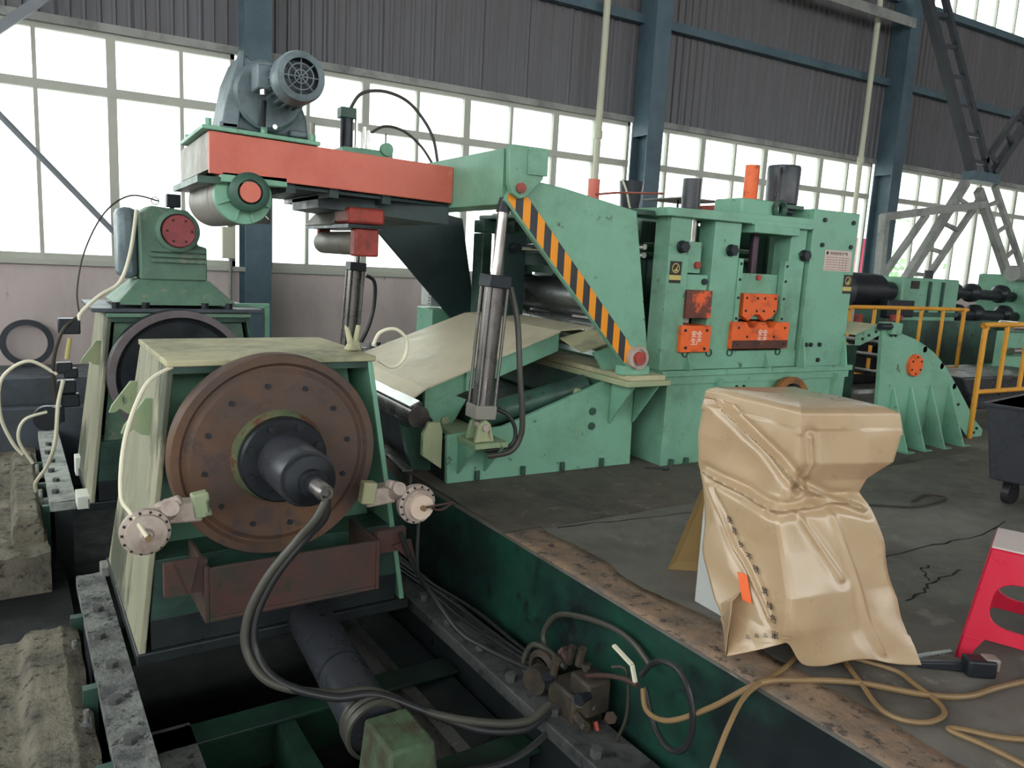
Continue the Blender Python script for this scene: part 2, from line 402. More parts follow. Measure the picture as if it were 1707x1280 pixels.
# windows, bay by bay
bays = [(-4.2, 1.92, -1.0-1.54*2, [(-2.55,1),(-1.78,0),(-1.0,1),(-.23,0),(.54,1),(1.30,0)]),
        (2.34, 8.2, 0, [(2.85,0),(3.64,1),(4.41,0),(5.19,1),(5.94,0),(6.74,1),(7.5,0)]),
        (8.58, 14.55, 0, [(9.03,0),(9.85,1),(10.64,0),(11.42,1),(12.22,0),(12.98,1),(13.79,0)]),
        (14.95, 20.9, 0, [(15.5,1),(16.22,0),(17.0,1),(17.78,0),(18.55,1),(19.33,0),(20.1,1)])]
for k, (x0, x1, _, mu) in enumerate(bays):
    wn = bpy.data.objects.new('window_%d' % (k+1), None); COL.objects.link(wn); WM[wn.name] = Matrix.Identity(4)
    tag(wn, ['bright window bay at the far left behind the decoiler', 'bright window bay behind the roller arm', 'bright window bay behind the shear', 'bright window bay behind the steel truss'][k], None, None, 'structure')
    y0 = YW+.02
    B().box(x0, x1, y0, y0+.08, 1.22, 1.29).box(x0, x1, y0, y0+.08, 3.78, 3.85).box(x0, x0+.05, y0, y0+.08, 1.22, 3.85).box(x1-.05, x1, y0, y0+.08, 1.22, 3.85).build('window_frame', 'alu', wn)
    B().box(x0, x1, y0-.01, y0+.09, 3.13, 3.23).build('transom', 'alu', wn)
    xs = [x0]
    for x, t in mu:
        hw = .05 if t else .022
        B().box(x-hw, x+hw, y0-.005, y0+.085, 1.25, 3.82).build('mullion', 'alu', wn); xs.append(x)
    xs.append(x1)
    for a, c in zip(xs, xs[1:]):
        for z0, z1 in ((1.28, 3.14), (3.22, 3.79)):
            B().box(a, c, y0+.035, y0+.041, z0, z1).build('glass_pane', 'glass', wn, smooth=False)
# clerestory
wn = bpy.data.objects.new('window_5', None); COL.objects.link(wn); WM[wn.name] = Matrix.Identity(4); tag(wn, 'high clerestory strip window under the roof', None, None, 'structure')
B().box(-9, 30, YW, YW+.1, 7.05, 7.12).box(-9, 30, YW, YW+.1, 8.55, 8.62).build('window_frame', 'alu', wn)
for i in range(50):
    x = -8+i*.77
    B().box(x-.02, x+.02, YW, YW+.08, 7.1, 8.6).build('mullion', 'alu', wn)
    B().box(x, x+.77, YW+.04, YW+.046, 7.1, 8.6).build('glass_pane', 'glass', wn, smooth=False)
# outdoors
struct(B().box(-60, 90, YW+.6, 90, -.35, -.3), 'ground_outside', 'ground', 'pale paving outside the windows')
struct(B().box(-60, -10, -60, YW+.6, -.4, -.3), 'ground_outside_left', 'ground')
struct(B().box(-10, 90, -60, -14, -.4, -.3), 'ground_outside_front', 'ground')
struct(B().box(-10, 34, -14, -6, -.4, -.02), 'floor_front', 'concrete')
struct(B().box(-10, -5, -8, YW, -.9, -.62), 'floor_far_left', 'concrete')
# ================================================================== WALL FIXTURES
solo(B().cyl((-2.6, YW-.25, 5.0), (.75, YW-.25, 1.3), .035, n=10), 'diagonal_brace', 'bluegrey', 'long grey diagonal brace rod crossing the far left window', 'brace')
solo(B().bar((-.95, YW-.3, 3.25), (.55, YW-.3, 4.62), .06, .1), 'diagonal_brace', 'bluegrey', 'pale diagonal brace across the top left corner of the cladding', 'brace')
for k, (x, zj, lab) in enumerate(((7.35, 3.55, 'cream rain pipe running down the wall left of the middle column'), (13.76, 3.85, 'cream rain pipe running down beside the tall column behind the shear tower'))):
    t = thing('rain_pipe', lab, 'pipe', (x, YW-.27, 0))
    B().cyl((x, YW-.27, .2), (x, YW-.27, zj), .05, n=14).build('lower_pipe', 'pipe', t)
    B().cyl((x+.0, YW-.27, zj), (x+.02, YW-.27, 9.2), .055, n=14).build('upper_pipe', 'pipe', t)
    B().cyl((x, YW-.27, zj-.1), (x, YW-.27, zj+.02), .068, n=14).build('pipe_socket', 'pipe', t)
    B().cyl((x, YW-.27, 2.55), (x, YW-.27, 2.63), .062, n=14).build('pipe_socket', 'pipe', t)
t = thing('warning_sign', 'small dark sign with white characters on the column behind the arm end', 'sign', (2.12, YW-.425, 1.9))
B().box(1.98, 2.26, YW-.435, YW-.422, 1.78, 2.18).build('board', 'platek', t)
B().box(1.98, 2.26, YW-.437, YW-.435, 1.98, 2.0).build('stripe', 'hazy', t)
text('公众', 'lettering', 'inkw', t, (2.12, YW-.438, 2.08), (1,0,0), (0,0,1), .13)
text('伟人', 'lettering', 'inkw', t, (2.12, YW-.438, 1.88), (1,0,0), (0,0,1), .13)
t = thing('wall_switch_box', 'small cream electrical box on the window frame beside the column', 'switch box', (1.82, YW-.05, 1.4))
B().box(1.74, 1.9, YW-.1, YW+.02, 1.32, 1.72).build('box', 'pipe', t, bevel=.01)
B().cyl((1.84, YW-.06, 1.72), (1.84, YW-.06, 1.85), .03, n=10).build('conduit', 'greend', t)
B().cyl((1.84, YW-.06, -.02), (1.84, YW-.06, 1.32), .02, n=8).build('conduit', 'truss', t)
solo(B().lathe((-.42, YW-.09, .25), (0,-1,.08), [(.27,0),(.27,.05),(.205,.05),(.205,0)]), 'steel_ring', 'black', 'dark steel ring leaning against the pink wall under the window', 'ring')

# ================================================================== DECOILER (turned frame)
FR[0] = DF
def head(y0, label, far=False):
    t = thing('decoiler_head', label, 'machine', (1.1, y0+.6, -.52), 0, 'decoiler heads')
    # side plates: left, right
    def side(xb0, xt, s, nm, m):
        th = .03*s
        p = [(xb0, y0, -.46), (xb0-.03*s*0, y0+1.3, -.46), (xt, y0+.86, .93), (xt, y0, .93)]
        b = B(); a = [Vector(q) for q in p]; c = [q+Vector((th, 0, 0)) for q in a]
        b.hexa([a[0], a[1], c[1], c[0], a[3], a[2], c[2], c[3]]); return b.build(nm, m, t, bevel=.006)
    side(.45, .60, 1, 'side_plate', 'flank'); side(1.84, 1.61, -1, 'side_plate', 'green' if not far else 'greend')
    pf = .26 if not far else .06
    B().hexa([(.51, y0+pf, -.45), (1.78, y0+pf, -.45), (1.78, y0+pf+.04, -.45), (.51, y0+pf+.04, -.45), (.655, y0+pf, .925), (1.555, y0+pf, .925), (1.555, y0+pf+.04, .925), (.655, y0+pf+.04, .925)]).build('front_panel', 'green' if not far else 'greenhaze', t)
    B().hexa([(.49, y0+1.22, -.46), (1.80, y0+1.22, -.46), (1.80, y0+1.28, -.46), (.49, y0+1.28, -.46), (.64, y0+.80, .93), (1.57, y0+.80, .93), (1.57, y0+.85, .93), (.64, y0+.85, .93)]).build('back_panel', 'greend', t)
    B().box(.592, 1.62, y0-.02, y0+.87, .93, .96).build('top_plate', 'dusty' if not far else 'greenhaze', t, bevel=.006)
    B().box(.62, 1.58, y0-.0, y0+.06, .895, .93).build('top_flange', 'greend', t)
    for x in (.86, 1.36): B().box(x-.012, x+.012, y0+.12, y0+.26, .1, .9).build('stiffener', 'green' if not far else 'greend', t)
    B().box(.60, 1.66, y0+.1, y0+.26, .46, .49).build('stiffener', 'greend', t)
    B().hexa([(.505,y0+.01,-.30),(1.785,y0+.01,-.30),(1.785,y0+.24,-.30),(.505,y0+.24,-.30),(.53,y0+.01,0),(1.75,y0+.01,0),(1.75,y0+.24,0),(.53,y0+.24,0)]).build('lower_apron', 'greend', t, bevel=.004)
    B().box(.505, 1.785, y0+.015, y0+.24, -.455, -.30).build('oily_shaded_skirt', 'oil', t, bevel=.004)  # black strip carries oil and the shade along the bottom of the head
    B().box(.44, 1.86, y0-.01, y0+1.34, -.515, -.455).build('base_plate', 'oil', t, bevel=.006)
    # lifting lugs on the left side
    for yy in ((y0+.3, y0+.83) if not far else (y0+.25,)):
        zb = .58
        k = (.93-zb)/1.39; x = .45+(.60-.45)*(zb+.5)/1.43
        B().prism([(x-.13, zb-.02), (x-.115, zb+.02), (x-.02, zb+.15), (x+.02, zb+.15), (x+.02, zb-.04), (x-.04, zb-.03), (x-.075, zb+.0), (x-.1, zb-.02)], 'y', yy, yy+.025).build('lifting_lug', 'greenw', t, bevel=.003)
    # brake disc
    c = (1.06, y0-.02, .51)
    d = B().lathe(c, (0,-1,0), [(.12,.05),(.12,.16),(.40,.16),(.425,.145),(.435,.145),(.45,.165),(.485,.165),(.49,.155),(.49,.06),(.48,.05)], n=96).build('brake_disc', 'rust' if not far else 'black', t, ang=30)
    B().lathe(c, (0,-1,0), [(.05,-.2),(.05,.06),(.3,.06),(.3,-.2)], n=48).build('bearing_housing', 'greend', t)
    if far:
        B().lathe(c, (0,-1,0), [(.49,.17),(.49,.2),(.44,.2),(.44,.17)], n=72).build('disc_rim', 'mauve', t)
        return t
    bolts(t, [(c[0]+.345*math.cos(a), y0-.185, c[2]+.345*math.sin(a)) for a in [PI*2*(i+.3)/12 for i in range(12)]], (0,-1,0), .0125, .008, 'black', 'disc_bolt', 12)
    B().lathe(c, (0,-1,0), [(.12,.155),(.12,.21),(.21,.21),(.219,.19),(.228,.155)], n=60).build('hub_ring', mat('greasy crusted hub', lin(92,104,76), .7, grime=lin(128,116,76), ga=.45, gs=9, g2=lin(100,64,50), g2a=.4, bump=.5, bs=40), t)
    fl = B().lathe(c, (0,-1,0), [(.05,.2),(.05,.26),(.195,.26),(.205,.25),(.205,.2)], n=48).build('shaft_flange', 'black', t)
    bolts(t, [(c[0]+.17*math.cos(a), y0-.28, c[2]+.17*math.sin(a)) for a in [PI*2*(i+.5)/8 for i in range(8)]], (0,-1,0), .018, .018, 'black', 'flange_bolt')
    B().lathe((c[0], 0, c[2]), (0,-1,0), [(.0,-(y0-.25)),(.128,-(y0-.25)),(.128,-(y0-.60)),(.122,-(y0-.61)),(.0,-(y0-.61))], n=48, closed=False).build('drive_shaft', 'blacksh', t)
    u = B().lathe((c[0], 0, c[2]), (0,-1,0), [(.112,-(y0-.60)),(.112,-(y0-.65)),(.06,-(y0-.66)),(.06,-(y0-.70)),(.045,-(y0-.70)),(.045,-(y0-.72)),(.0,-(y0-.72))], n=32, closed=False).build('rotary_union', 'black', t)
    B().lathe((c[0], 0, c[2]), (0,-1,0), [(.036,-(y0-.70)),(.036,-(y0-.83)),(.028,-(y0-.845)),(.02,-(y0-.845)),(.02,-(y0-.82)),(.0,-(y0-.82))], n=24, closed=False).build('union_end', 'tube', t)
    return t
NH = head(3.78, 'near green decoiler head with large rusty brake disc and dusty top')
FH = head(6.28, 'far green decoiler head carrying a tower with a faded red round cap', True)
# --- near head: drip trough, calipers
t = NH
tr = B().box(.70, 1.50, 3.42, 3.44, -.17, .07).box(.70, 1.50, 3.42, 3.78, -.19, -.17).box(.68, .70, 3.42, 3.8, -.19, .08).box(1.50, 1.52, 3.42, 3.8, -.19, .07)
tr.build('drip_trough', 'rustred', t, bevel=.004)
B().box(.52, .70, 3.46, 3.50, -.05, .1).build('trough_wing', 'rustred', t)
B().box(1.52, 1.68, 3.46, 3.50, -.02, .1).build('trough_wing', 'rustred', t)
B().prism([(.56,.12),(.66,.12),(.62,-.05)], 'y', 3.44, 3.452).build('bracket', 'rustred', t)
B().prism([(1.6,.02),(1.7,.04),(1.74,-.12)], 'y', 3.44, 3.452).build('bracket', 'rustred', t)
def caliper(cx, cz, R, flip, cap, mcap):
    y = 3.36
    r = B().lathe((cx, y, cz), (0,-1,0), [(.0,-.09),(R*.8,-.06),(R,-.01),(R,.02),(R*.84,.025),(R*.82,.045),(R*.3,.05),(R*.22,.07),(0,.07)], n=40, closed=False).build('brake_actuator', 'diaph', t)
    bolts(r, [(cx+R*.91*math.cos(a), y-.02, cz+R*.91*math.sin(a)) for a in [2*PI*i/14 for i in range(14)]], (0,-1,0), R*.06, .008, 'black', 'rim_bolt')
    if cap: B().lathe((cx, y, cz), (0,-1,0), [(.0,.04),(R*.62,.04),(R*.66,.06),(R*.62,.075),(0,.075)], n=36, closed=False).build('pressure_cap', mcap, r)
    B().cyl((cx, y-.06, cz), (cx, y-.1, cz), R*.13, n=12).build('inlet_nipple', 'brownrope', r)
    s = 1 if flip else -1
    k = B()
    k.bar((cx+s*R*.9, y+.08, cz+R*.5), (cx+s*(R+.14), y+.1, cz+R*.35), .1, .09)
    k.bar((cx+s*(R*.5), y+.05, cz+R*.75), (cx+s*(R+.05), y+.02, cz+R*1.15), .05, .045)
    k.build('caliper_arm', 'diaph', t, bevel=.012)
    B().cyl((cx+s*(R*1.0), y+.1, cz+R*.2), (cx+s*(R*1.0), y-.02, cz+R*.95), .035, n=12).build('caliper_spring', 'diaph', t)
    B().bar((cx+s*(R+.1), y+.06, cz+R*.65), (cx+s*(R+.17), y+.06, cz+R*.75), .06, .11).build('brake_pad', 'greenw', t, bevel=.008)
caliper(.435, .305, .098, True, False, 'diaph')
caliper(1.68, .26, .10, False, True, 'diaphw')
# hoses of near head
def hose(path, r, m, label, cat='hose', name='hose', group=None, sub=8, n=8):
    return solo(B().tube(path, r, n, sub), name, m, label, cat, group)
hose([(.62,3.78,.93),(.5,3.72,.86),(.40,3.6,.66),(.36,3.46,.45),(.385,3.36,.39),(.435,3.27,.305)], .0095, 'white', 'pale thin air hose curving down the near head to its left brake actuator', 'hose')
hose([(1.68,3.28,.26),(1.78,3.24,.28),(1.84,3.27,.27),(1.78,3.27,.24),(1.72,3.26,.26)], .006, 'rustred', 'short brown hose loop on the pale capped brake actuator')
# --- far head tower
t = FH
y0 = 6.3
B().box(.5, 1.72, y0-.02, y0+.9, .965, .995).build('slide_plate', 'bluedark', t, bevel=.006)
for x in (.66, .86, 1.28, 1.46): B().cyl((x, y0+.02, .99), (x, y0+.02, 1.04), .03, n=6).build('slide_bolt', 'black', t)
B().hexa([(.66,y0,1.02),(1.53,y0,1.02),(1.53,y0+.8,1.02),(.66,y0+.8,1.02),(.84,y0+.2,1.2),(1.36,y0+.2,1.2),(1.36,y0+.6,1.2),(.84,y0+.6,1.2)]).build('tower_foot', 'greenhaze', t, bevel=.01)
B().prism([(.86,1.2),(1.34,1.2),(1.34,1.46),(1.27,1.48),(1.27,1.66),(1.2,1.74),(.94,1.76),(.86,1.7)], 'y', y0+.2, y0+.5).build('tower_body', 'greenhaze', t, bevel=.012)
for z in (1.43, 1.39, 1.35): B().box(.93, 1.33, y0+.17, y0+.2, z-.012, z+.012).build('tower_rib', 'greenhaze', t)
B().lathe((1.12, y0+.2, 1.58), (0,-1,0), [(.16,0),(.16,.05),(.13,.06),(.13,0)], n=36).build('cap_ring', 'greenhaze', t)
rc = B().lathe((1.13, y0+.2, 1.58), (0,-1,0), [(0,.05),(.115,.05),(.125,.04),(.125,0)], n=36, closed=False).build('round_cap', mat('faded red paint', lin(178,92,98), .6, grime=lin(140,84,86), ga=.4, gs=6), t)
bolts(rc, [(1.13+.09*math.cos(a), y0+.15, 1.58+.09*math.sin(a)) for a in [2*PI*i/6 for i in range(6)]], (0,-1,0), .01, .006, 'rustred', 'cap_bolt')
B().box(.72, .86, y0+.3, y0+.62, 1.2, 1.74).build('tower_cover', 'greymot', t, bevel=.05)
B().box(1.06, 1.16, y0+.25, y0+.33, 1.76, 1.86).build('limit_switch', 'black', t, bevel=.006)
B().lathe((.98, y0+.28, 1.80), (0,-1,0), [(.03,0),(.03,.008),(.024,.008),(.024,0)], n=20).build('eye_ring', 'black', t)
B().cyl((1.1,y0+.28,1.74),(1.1,y0+.28,1.8), .018, n=8).build('switch_post', 'black', t)
# green bracket pipe right of the far head
B().box(1.5, 1.86, y0+.3, y0+.34, .98, 1.02).box(1.82, 1.86, y0+.3, y0+.34, .3, 1.0).build('side_bracket', 'green', t)
# cabling on left flank
for k, (p, r, m, lab) in enumerate([
  ([(.84,6.5,1.72),(.78,6.42,1.4),(.70,6.4,1.18),(.56,6.36,1.08),(.44,6.34,.96),(.42,6.32,.9)], .014, 'white', 'thick cream hose running down the far head tower to its left flank'),
  ([(1.0,6.56,1.80),(.8,6.5,1.82),(.62,6.45,1.68),(.48,6.4,1.4),(.42,6.36,1.12),(.43,6.34,.93)], .006, 'cable', 'thin dark cable looping from the far head tower top down its left flank'),
  ([(.43,6.34,.93),(.32,6.3,.84),(.25,6.3,.6),(.26,6.32,.3)], .014, 'cable', 'dark cable bundle hanging down the left flank of the far head'),
  ([(.27,6.3,.52),(.1,6.3,.62),(-.06,6.3,.5),(-.08,6.3,.25),(-.02,6.3,.05),(.04,6.3,-.05)], .012, 'white', 'cream hose looping out left of the far head'),
  ([(.31,6.3,.48),(.27,6.3,.3),(.24,6.3,.02),(.19,6.5,-.2),(.12,6.8,-.4),(.12,6.9,-.5)], .014, 'white', 'cream hose hanging from the far head down to the rail'),
  ([(.2,6.3,.25),(.06,6.3,.2),(.02,6.3,.06),(.1,6.3,-.12)], .011, 'white', 'short cream hose end curling beside the far head'),
  ([(.36,6.3,.78),(.345,6.3,.70),(.335,6.3,.63)], .015, 'platey', 'short yellow fitting on the left flank of the far head')]):
    hose(p, r, m, lab, 'cable' if m == 'cable' else 'hose')
t = thing('valve_block', 'cluster of dark valves on the left flank of the far head', 'valve', (.33, 6.3, .2))
for k, (x, z, s) in enumerate(((.36,.86,.07),(.32,.56,.05),(.36,.52,.045),(.33,.42,.06),(.35,.32,.06),(.24,.22,.07))):
    B().box(x-s, x+s, 6.31, 6.31+s*1.6, z-s*.8, z+s*.8).build('valve_body', 'black', t, bevel=.01)
B().cyl((.2,6.3,.2),(.2,6.36,.2), .09, n=20).build('pressure_gauge', 'black', t)
# --- rails
for k, (x0, x1, ya, y1, lab) in enumerate(((.27, .42, 1.2, 5.06, 'grit covered steel rail with bolts under the left side of the near head'), (.20, .38, 6.62, 9.2, 'pale dusty steel rail under the left side of the far head'), (1.93, 2.17, 1.2, 6.0, 'grit covered steel rail beside the dark green pit wall'))):
    t = thing('slide_rail', lab, 'rail', ((x0+x1)/2, 4, -1.1), 0, 'decoiler slide rails')
    if k < 2:
        b = B()
        def rt(u, v):
            x = x0+(x1-x0)*u; y = ya+(y1-ya)*v
            return (x, y, -.523+.006*noise.fractal(Vector((x*22, y*22, 0)), 1., 2., 4))
        b.grid(rt, 8, 200); g = b.build('rail_top', 'railtop' if k == 0 else 'railpale', t, ang=60)
    B().box(x0, x1, ya, y1, -.60, -.53).build('rail_flange', ('railtop', 'railpale', 'raild')[k], t, bevel=.006)
    B().box(x0+.03, x1-.03, ya, y1, -1.15, -.60).build('rail_web', 'oil', t)
    bolts(t, [(x0+.05+.02*(i % 2), ya+(1.0 if k != 1 else .25)+i*.33, -.53) for i in range((8, 6, 8)[k])], (0,0,1), .029, .036, 'raild', 'rail_bolt')
    if k == 0:
        for y in (2.55, 3.1, 3.75, 4.55): B().box(x0-.06, x0, y, y+.05, -1.1, -.56).build('stiffener', 'greend', t)
        for y in (3.0, 3.55, 4.25): B().box(x0-.12, x0-.04, y, y+.07, -.66, -.62).cyl((x0-.06,y+.03,-.64),(x0-.06,y+.03,-.56), .012, n=8).build('clamp', 'railtop', t)
        B().box(x0+.13, x0+.26, 4.98, 5.1, -.53, -.46).build('end_stop', 'railtop', t, bevel=.01)
    if k == 1:
        for y in (6.66, 7.3, 8.0): B().box(x0-.05, x0, y, y+.05, -1.1, -.56).build('stiffener', 'greend', t)
        for y in (6.9, 7.7): B().box(x0-.10, x0-.0, y, y+.06, -.62, -.58).cyl((x0-.05,y+.03,-.6),(x0-.05,y+.03,-.5), .014, n=8).build('clamp', 'railpale', t)
# inner lower ledge of left rail and cross members in the pit
solo(B().box(.46, .62, 1.2, 3.5, -.74, -.70), 'ledge_plate', 'railtop', 'sloping grey steel ledge inside the near left rail', 'plate')
for k, (y, z, lab) in enumerate(((3.32, -.72, 'dark green cross beam in the pit just below the near head'), (2.55, -.72, 'dark green cross beam at the bottom edge of the pit'), (4.6, -.72, 'dark green cross beam deep under the near head'))):
    solo(B().box(.42, 1.95, y, y+.16, z, z+.02).box(.42, 1.95, y+.14, y+.16, z-.3, z), 'cross_beam', 'pitgreen', lab, 'beam', 'pit cross beams', bevel=.004)
solo(B().prism([(.98,2.7),(1.06,2.7),(1.06,3.4),(.98,3.4)], 'z', -1.1, -.72), 'web_plate', 'pitgreen', 'dark green web plate between the pit cross beams', 'plate')
# right lower channel
solo(B().hexa([(1.58,2.7,-.86),(1.69,2.7,-.86),(1.69,4.4,-.86),(1.58,4.4,-.86),(1.62,2.7,-.72),(1.69,2.7,-.72),(1.69,4.4,-.72),(1.62,4.4,-.72)]), 'guide_bar', 'tube', 'dull grey guide bar lying along the pit right of the big cylinder', 'bar')
solo(B().box(1.7, 1.93, 2.6, 5.6, -1.1, -.74), 'side_beam', 'oil', 'dark side beam below the right rail', 'beam')
# big push cylinder
t = thing('push_cylinder', 'thick black hydraulic push cylinder lying in the pit under the near head', 'cylinder', (1.25, 3.2, -.6))
B().cyl((1.20,2.72,-.46),(1.32,4.2,-.46), .115, n=32).build('barrel', 'blacksh', t)
B().lathe((1.236,3.16,-.46), (.12,1.48,0), [(.118,0),(.118,.015),(.113,.015),(.113,0)], n=32).build('barrel_seam', 'black', t)
for i in range(5):
    B().lathe((1.205+.002*i,2.70+.022*i,-.46), (.08,1,.1*(i%2)), [(.135,0),(.128,.012),(.115,.012),(.115,-.01),(.128,-.012)], n=28).build('rope_turn', 'hosedusty', t)
B().hexa([(1.1,2.35,-.65),(1.34,2.35,-.65),(1.34,2.66,-.65),(1.1,2.66,-.65),(1.13,2.4,-.36),(1.32,2.4,-.36),(1.32,2.66,-.36),(1.13,2.66,-.36)]).build('end_block', mat('muddy green block', lin(74,96,70), .7, grime=lin(62,56,46), ga=.6, gs=7, bump=.4, bs=20), t, bevel=.015)
# twin hydraulic hoses from the shaft
for dx, lab in ((0, 'inner of the two black hydraulic hoses looping from the near shaft end into the pit'), (.035, 'outer of the two black hydraulic hoses looping from the near shaft end into the pit')):
    hose([(1.07,2.95,.49),(1.06-dx,2.96,.40),(1.0-dx,3.0,.31),(.88-dx,3.02,.16),(.80-dx,3.02,-.0),(.79-dx,2.99,-.14),(.86-dx*.8,2.9,-.25),(1.05,2.8+dx,-.32),(1.22,2.75+dx,-.33),(1.42,2.66,-.42),(1.62,2.55,-.5+dx),(1.82,2.5,-.53+dx),(1.96,2.52,-.5+dx)], .018, 'hosedusty' if dx else 'rubber', lab, group='twin hydraulic hoses', n=10)
# hanging cable bundle at right of head running along the rail
hose([(1.62,3.4,.1),(1.72,3.42,-.12),(1.84,3.44,-.3),(1.93,3.3,-.46),(2.0,3.15,-.5),(2.06,2.95,-.5),(2.1,2.75,-.48)], .014, 'rubber', 'black cable bundle hanging from the right brake actuator to the right rail', 'cable')
hose([(1.7,3.36,.16),(1.7,3.36,-.05),(1.74,3.4,-.16),(1.8,3.42,-.24)], .01, 'rubber', 'straight black cable hanging below the pale capped brake actuator', 'cable')
for k in range(3):
    hose([(1.98+.04*k,4.5,-.49),(2.05+.03*k,4.0,-.5),(2.05+.05*k,3.5,-.5+.01*k),(2.08+.04*k,3.1,-.49),(2.1+.02*k,2.8,-.47)], .010, 'rubber', ['cable lying along the right rail, nearest the rail', 'cable lying along the right rail, middle of three', 'cable lying along the right rail, nearest the pit wall'][k], 'cable', group='cables along the right rail')
# valve manifold on the pit wall
t = thing('valve_manifold', 'cluster of muddy hydraulic valves and fittings on the pit wall', 'valve', (2.12, 2.55, -.6))
B().box(2.02, 2.2, 2.42, 2.62, -.62, -.40).build('manifold_body', 'mud', t, bevel=.015)
B().box(2.05, 2.18, 2.36, 2.5, -.48, -.32).build('valve_body', 'mud', t, bevel=.012)
B().cyl((2.06,2.72,-.46),(2.0,2.7,-.46), .065, n=20).build('gauge', 'mud', t)
B().lathe((2.1,2.75,-.45), (-1,-.1,0), [(.1,0),(.1,.02),(.07,.03),(.07,0)], n=24).build('wheel', 'mud', t)
for q in ((2.1,2.5,-.3),(2.14,2.62,-.36),(2.08,2.4,-.6)): B().cyl(q, (q[0],q[1]-.02,q[2]+.09), .02, n=8).build('fitting', 'mud', t)
B().box(2.12, 2.2, 2.46, 2.58, -1.1, -.6).build('stand', 'pitwall', t)
rnd = random.Random(3)
for k in range(16):
    x = rnd.uniform(2.0,2.16); y = rnd.uniform(2.34,2.74); z = rnd.uniform(-.6,-.34); d = Vector((rnd.uniform(-.6,.1),rnd.uniform(-1,1),rnd.uniform(-.6,1))).normalized()*rnd.uniform(.05,.1)
    B().cyl((x,y,z), Vector((x,y,z))+d, rnd.uniform(.012,.026), n=8).cyl(Vector((x,y,z))+d, Vector((x,y,z))+d*1.3, rnd.uniform(.016,.032), n=6).build('fitting', rnd.choice(['mud','mud','raild','black','rustred']), t)
B().cyl((2.1,2.3,-.62),(2.1,2.36,-.5), .012, n=8).build('red_handle', 'red', t)
hv = [
 ([(2.14,2.75,-.42),(2.16,2.86,-.34),(2.17,2.78,-.2),(2.18,2.6,-.13),(2.2,2.4,-.1),(2.2,2.26,-.11),(2.2,2.15,-.16)], .014, 'hosedusty', 'brownish hose arching above the valve cluster'),
 ([(2.1,2.8,-.6),(2.08,2.9,-.5),(2.1,2.87,-.38),(2.12,2.76,-.36),(2.12,2.62,-.38)], .014, 'hosedusty', 'grey hose looping down left of the valve cluster'),
 ([(2.1,2.5,-.36),(2.1,2.36,-.28),(2.1,2.22,-.22),(2.1,2.12,-.2)], .011, 'rustred', 'short reddish pipe leaving the valve cluster to the right'),
 ([(2.12,2.12,-.16),(2.12,2.04,-.06),(2.12,1.92,-.04),(2.12,1.84,-.14),(2.12,1.84,-.3),(2.12,1.92,-.38),(2.12,2.02,-.34),(2.12,2.1,-.2)], .013, 'rubber', 'dark round hose loop hanging on the green pit wall'),
 ([(2.1,2.4,-.58),(2.1,2.25,-.64),(2.1,2.1,-.6),(2.1,2.0,-.48)], .014, 'rubber', 'dark hose sagging below the valve cluster'),
 ([(2.0,2.5,-.56),(1.84,2.48,-.62),(1.7,2.5,-.66),(1.5,2.55,-.66)], .016, 'rubber', 'lower dark hose running from the valve cluster under the big cylinder'),
 ([(2.1,2.28,-.2),(2.13,2.22,-.2),(2.13,2.2,-.4),(2.1,2.26,-.6)], .007, 'cable', 'thin wire loop hanging right of the valve cluster')]
for p, r, m, lab in hv: hose(p, r, m, lab)
solo(B().bar((2.1,2.28,-.1),(2.1,2.16,-.13), .018, .01).bar((2.1,2.16,-.13),(2.1,2.13,-.2), .014, .014), 'valve_lever', 'white', 'pale bent ball valve lever above the pipe on the pit wall', 'lever')
# timber blocks near far rail
solo(B().box(.37, .455, 6.38, 6.6, -.53, -.43), 'timber_block', 'white2', 'bright white block under the front foot of the far head', 'block', bevel=.006)
solo(B().box(.42, .52, 7.3, 7.45, -.52, -.36), 'timber_block', 'white2', 'bright white block further along beside the far rail', 'block', bevel=.006)
FR[0] = Matrix.Identity(4)

# ================================================================== ENTRY TABLE
t = thing('entry_table', 'green entry table frame with pale sloping steel guide plates', 'machine', (2.9, 5.6, 0))
poly = [(2.14,0),(3.68,0),(3.66,.68),(3.45,.68),(2.55,.37),(2.13,.34)]
B().prism(poly, 'y', 4.45, 4.49).build('side_plate', 'green', t, bevel=.005)
B().prism(poly, 'y', 6.86, 6.90).build('side_plate', 'green', t, bevel=.005)
bolts(t, [(3.29,4.45,.44),(3.29,4.45,.33)], (0,-1,0), .028, .012, 'greend', 'plug', 16)
bolts(t, [(x,4.44,.02) for x in (2.36,2.72,3.05,3.4)], (0,0,1), .02, .06, 'greend', 'anchor_bolt', 8)
B().box(2.14, 3.68, 4.49, 6.86, .0, .05).build('bed_plate', 'black', t)
B().box(3.64, 3.68, 4.49, 6.86, .05, .66).build('end_plate', 'greend', t)
B().box(2.14, 2.18, 4.49, 6.86, .05, .3).build('end_plate', 'black', t)
# cylinder shelf and front cross channel
B().box(2.2, 2.44, 4.18, 6.9, .30, .335).build('cross_shelf', 'greenw', t, bevel=.004)
for x in (2.21, 2.41): B().prism([(4.2,.3),(4.46,.3),(4.46,.06)], 'x', x, x+.018).build('gusset', 'green', t)
# lifting lug at left end
B().prism([(1.98,.34),(2.02,.42),(2.1,.42),(2.12,.36),(2.12,.1),(1.98,.2)], 'y', 4.5, 4.54).build('lug', 'greenw', t, bevel=.004)
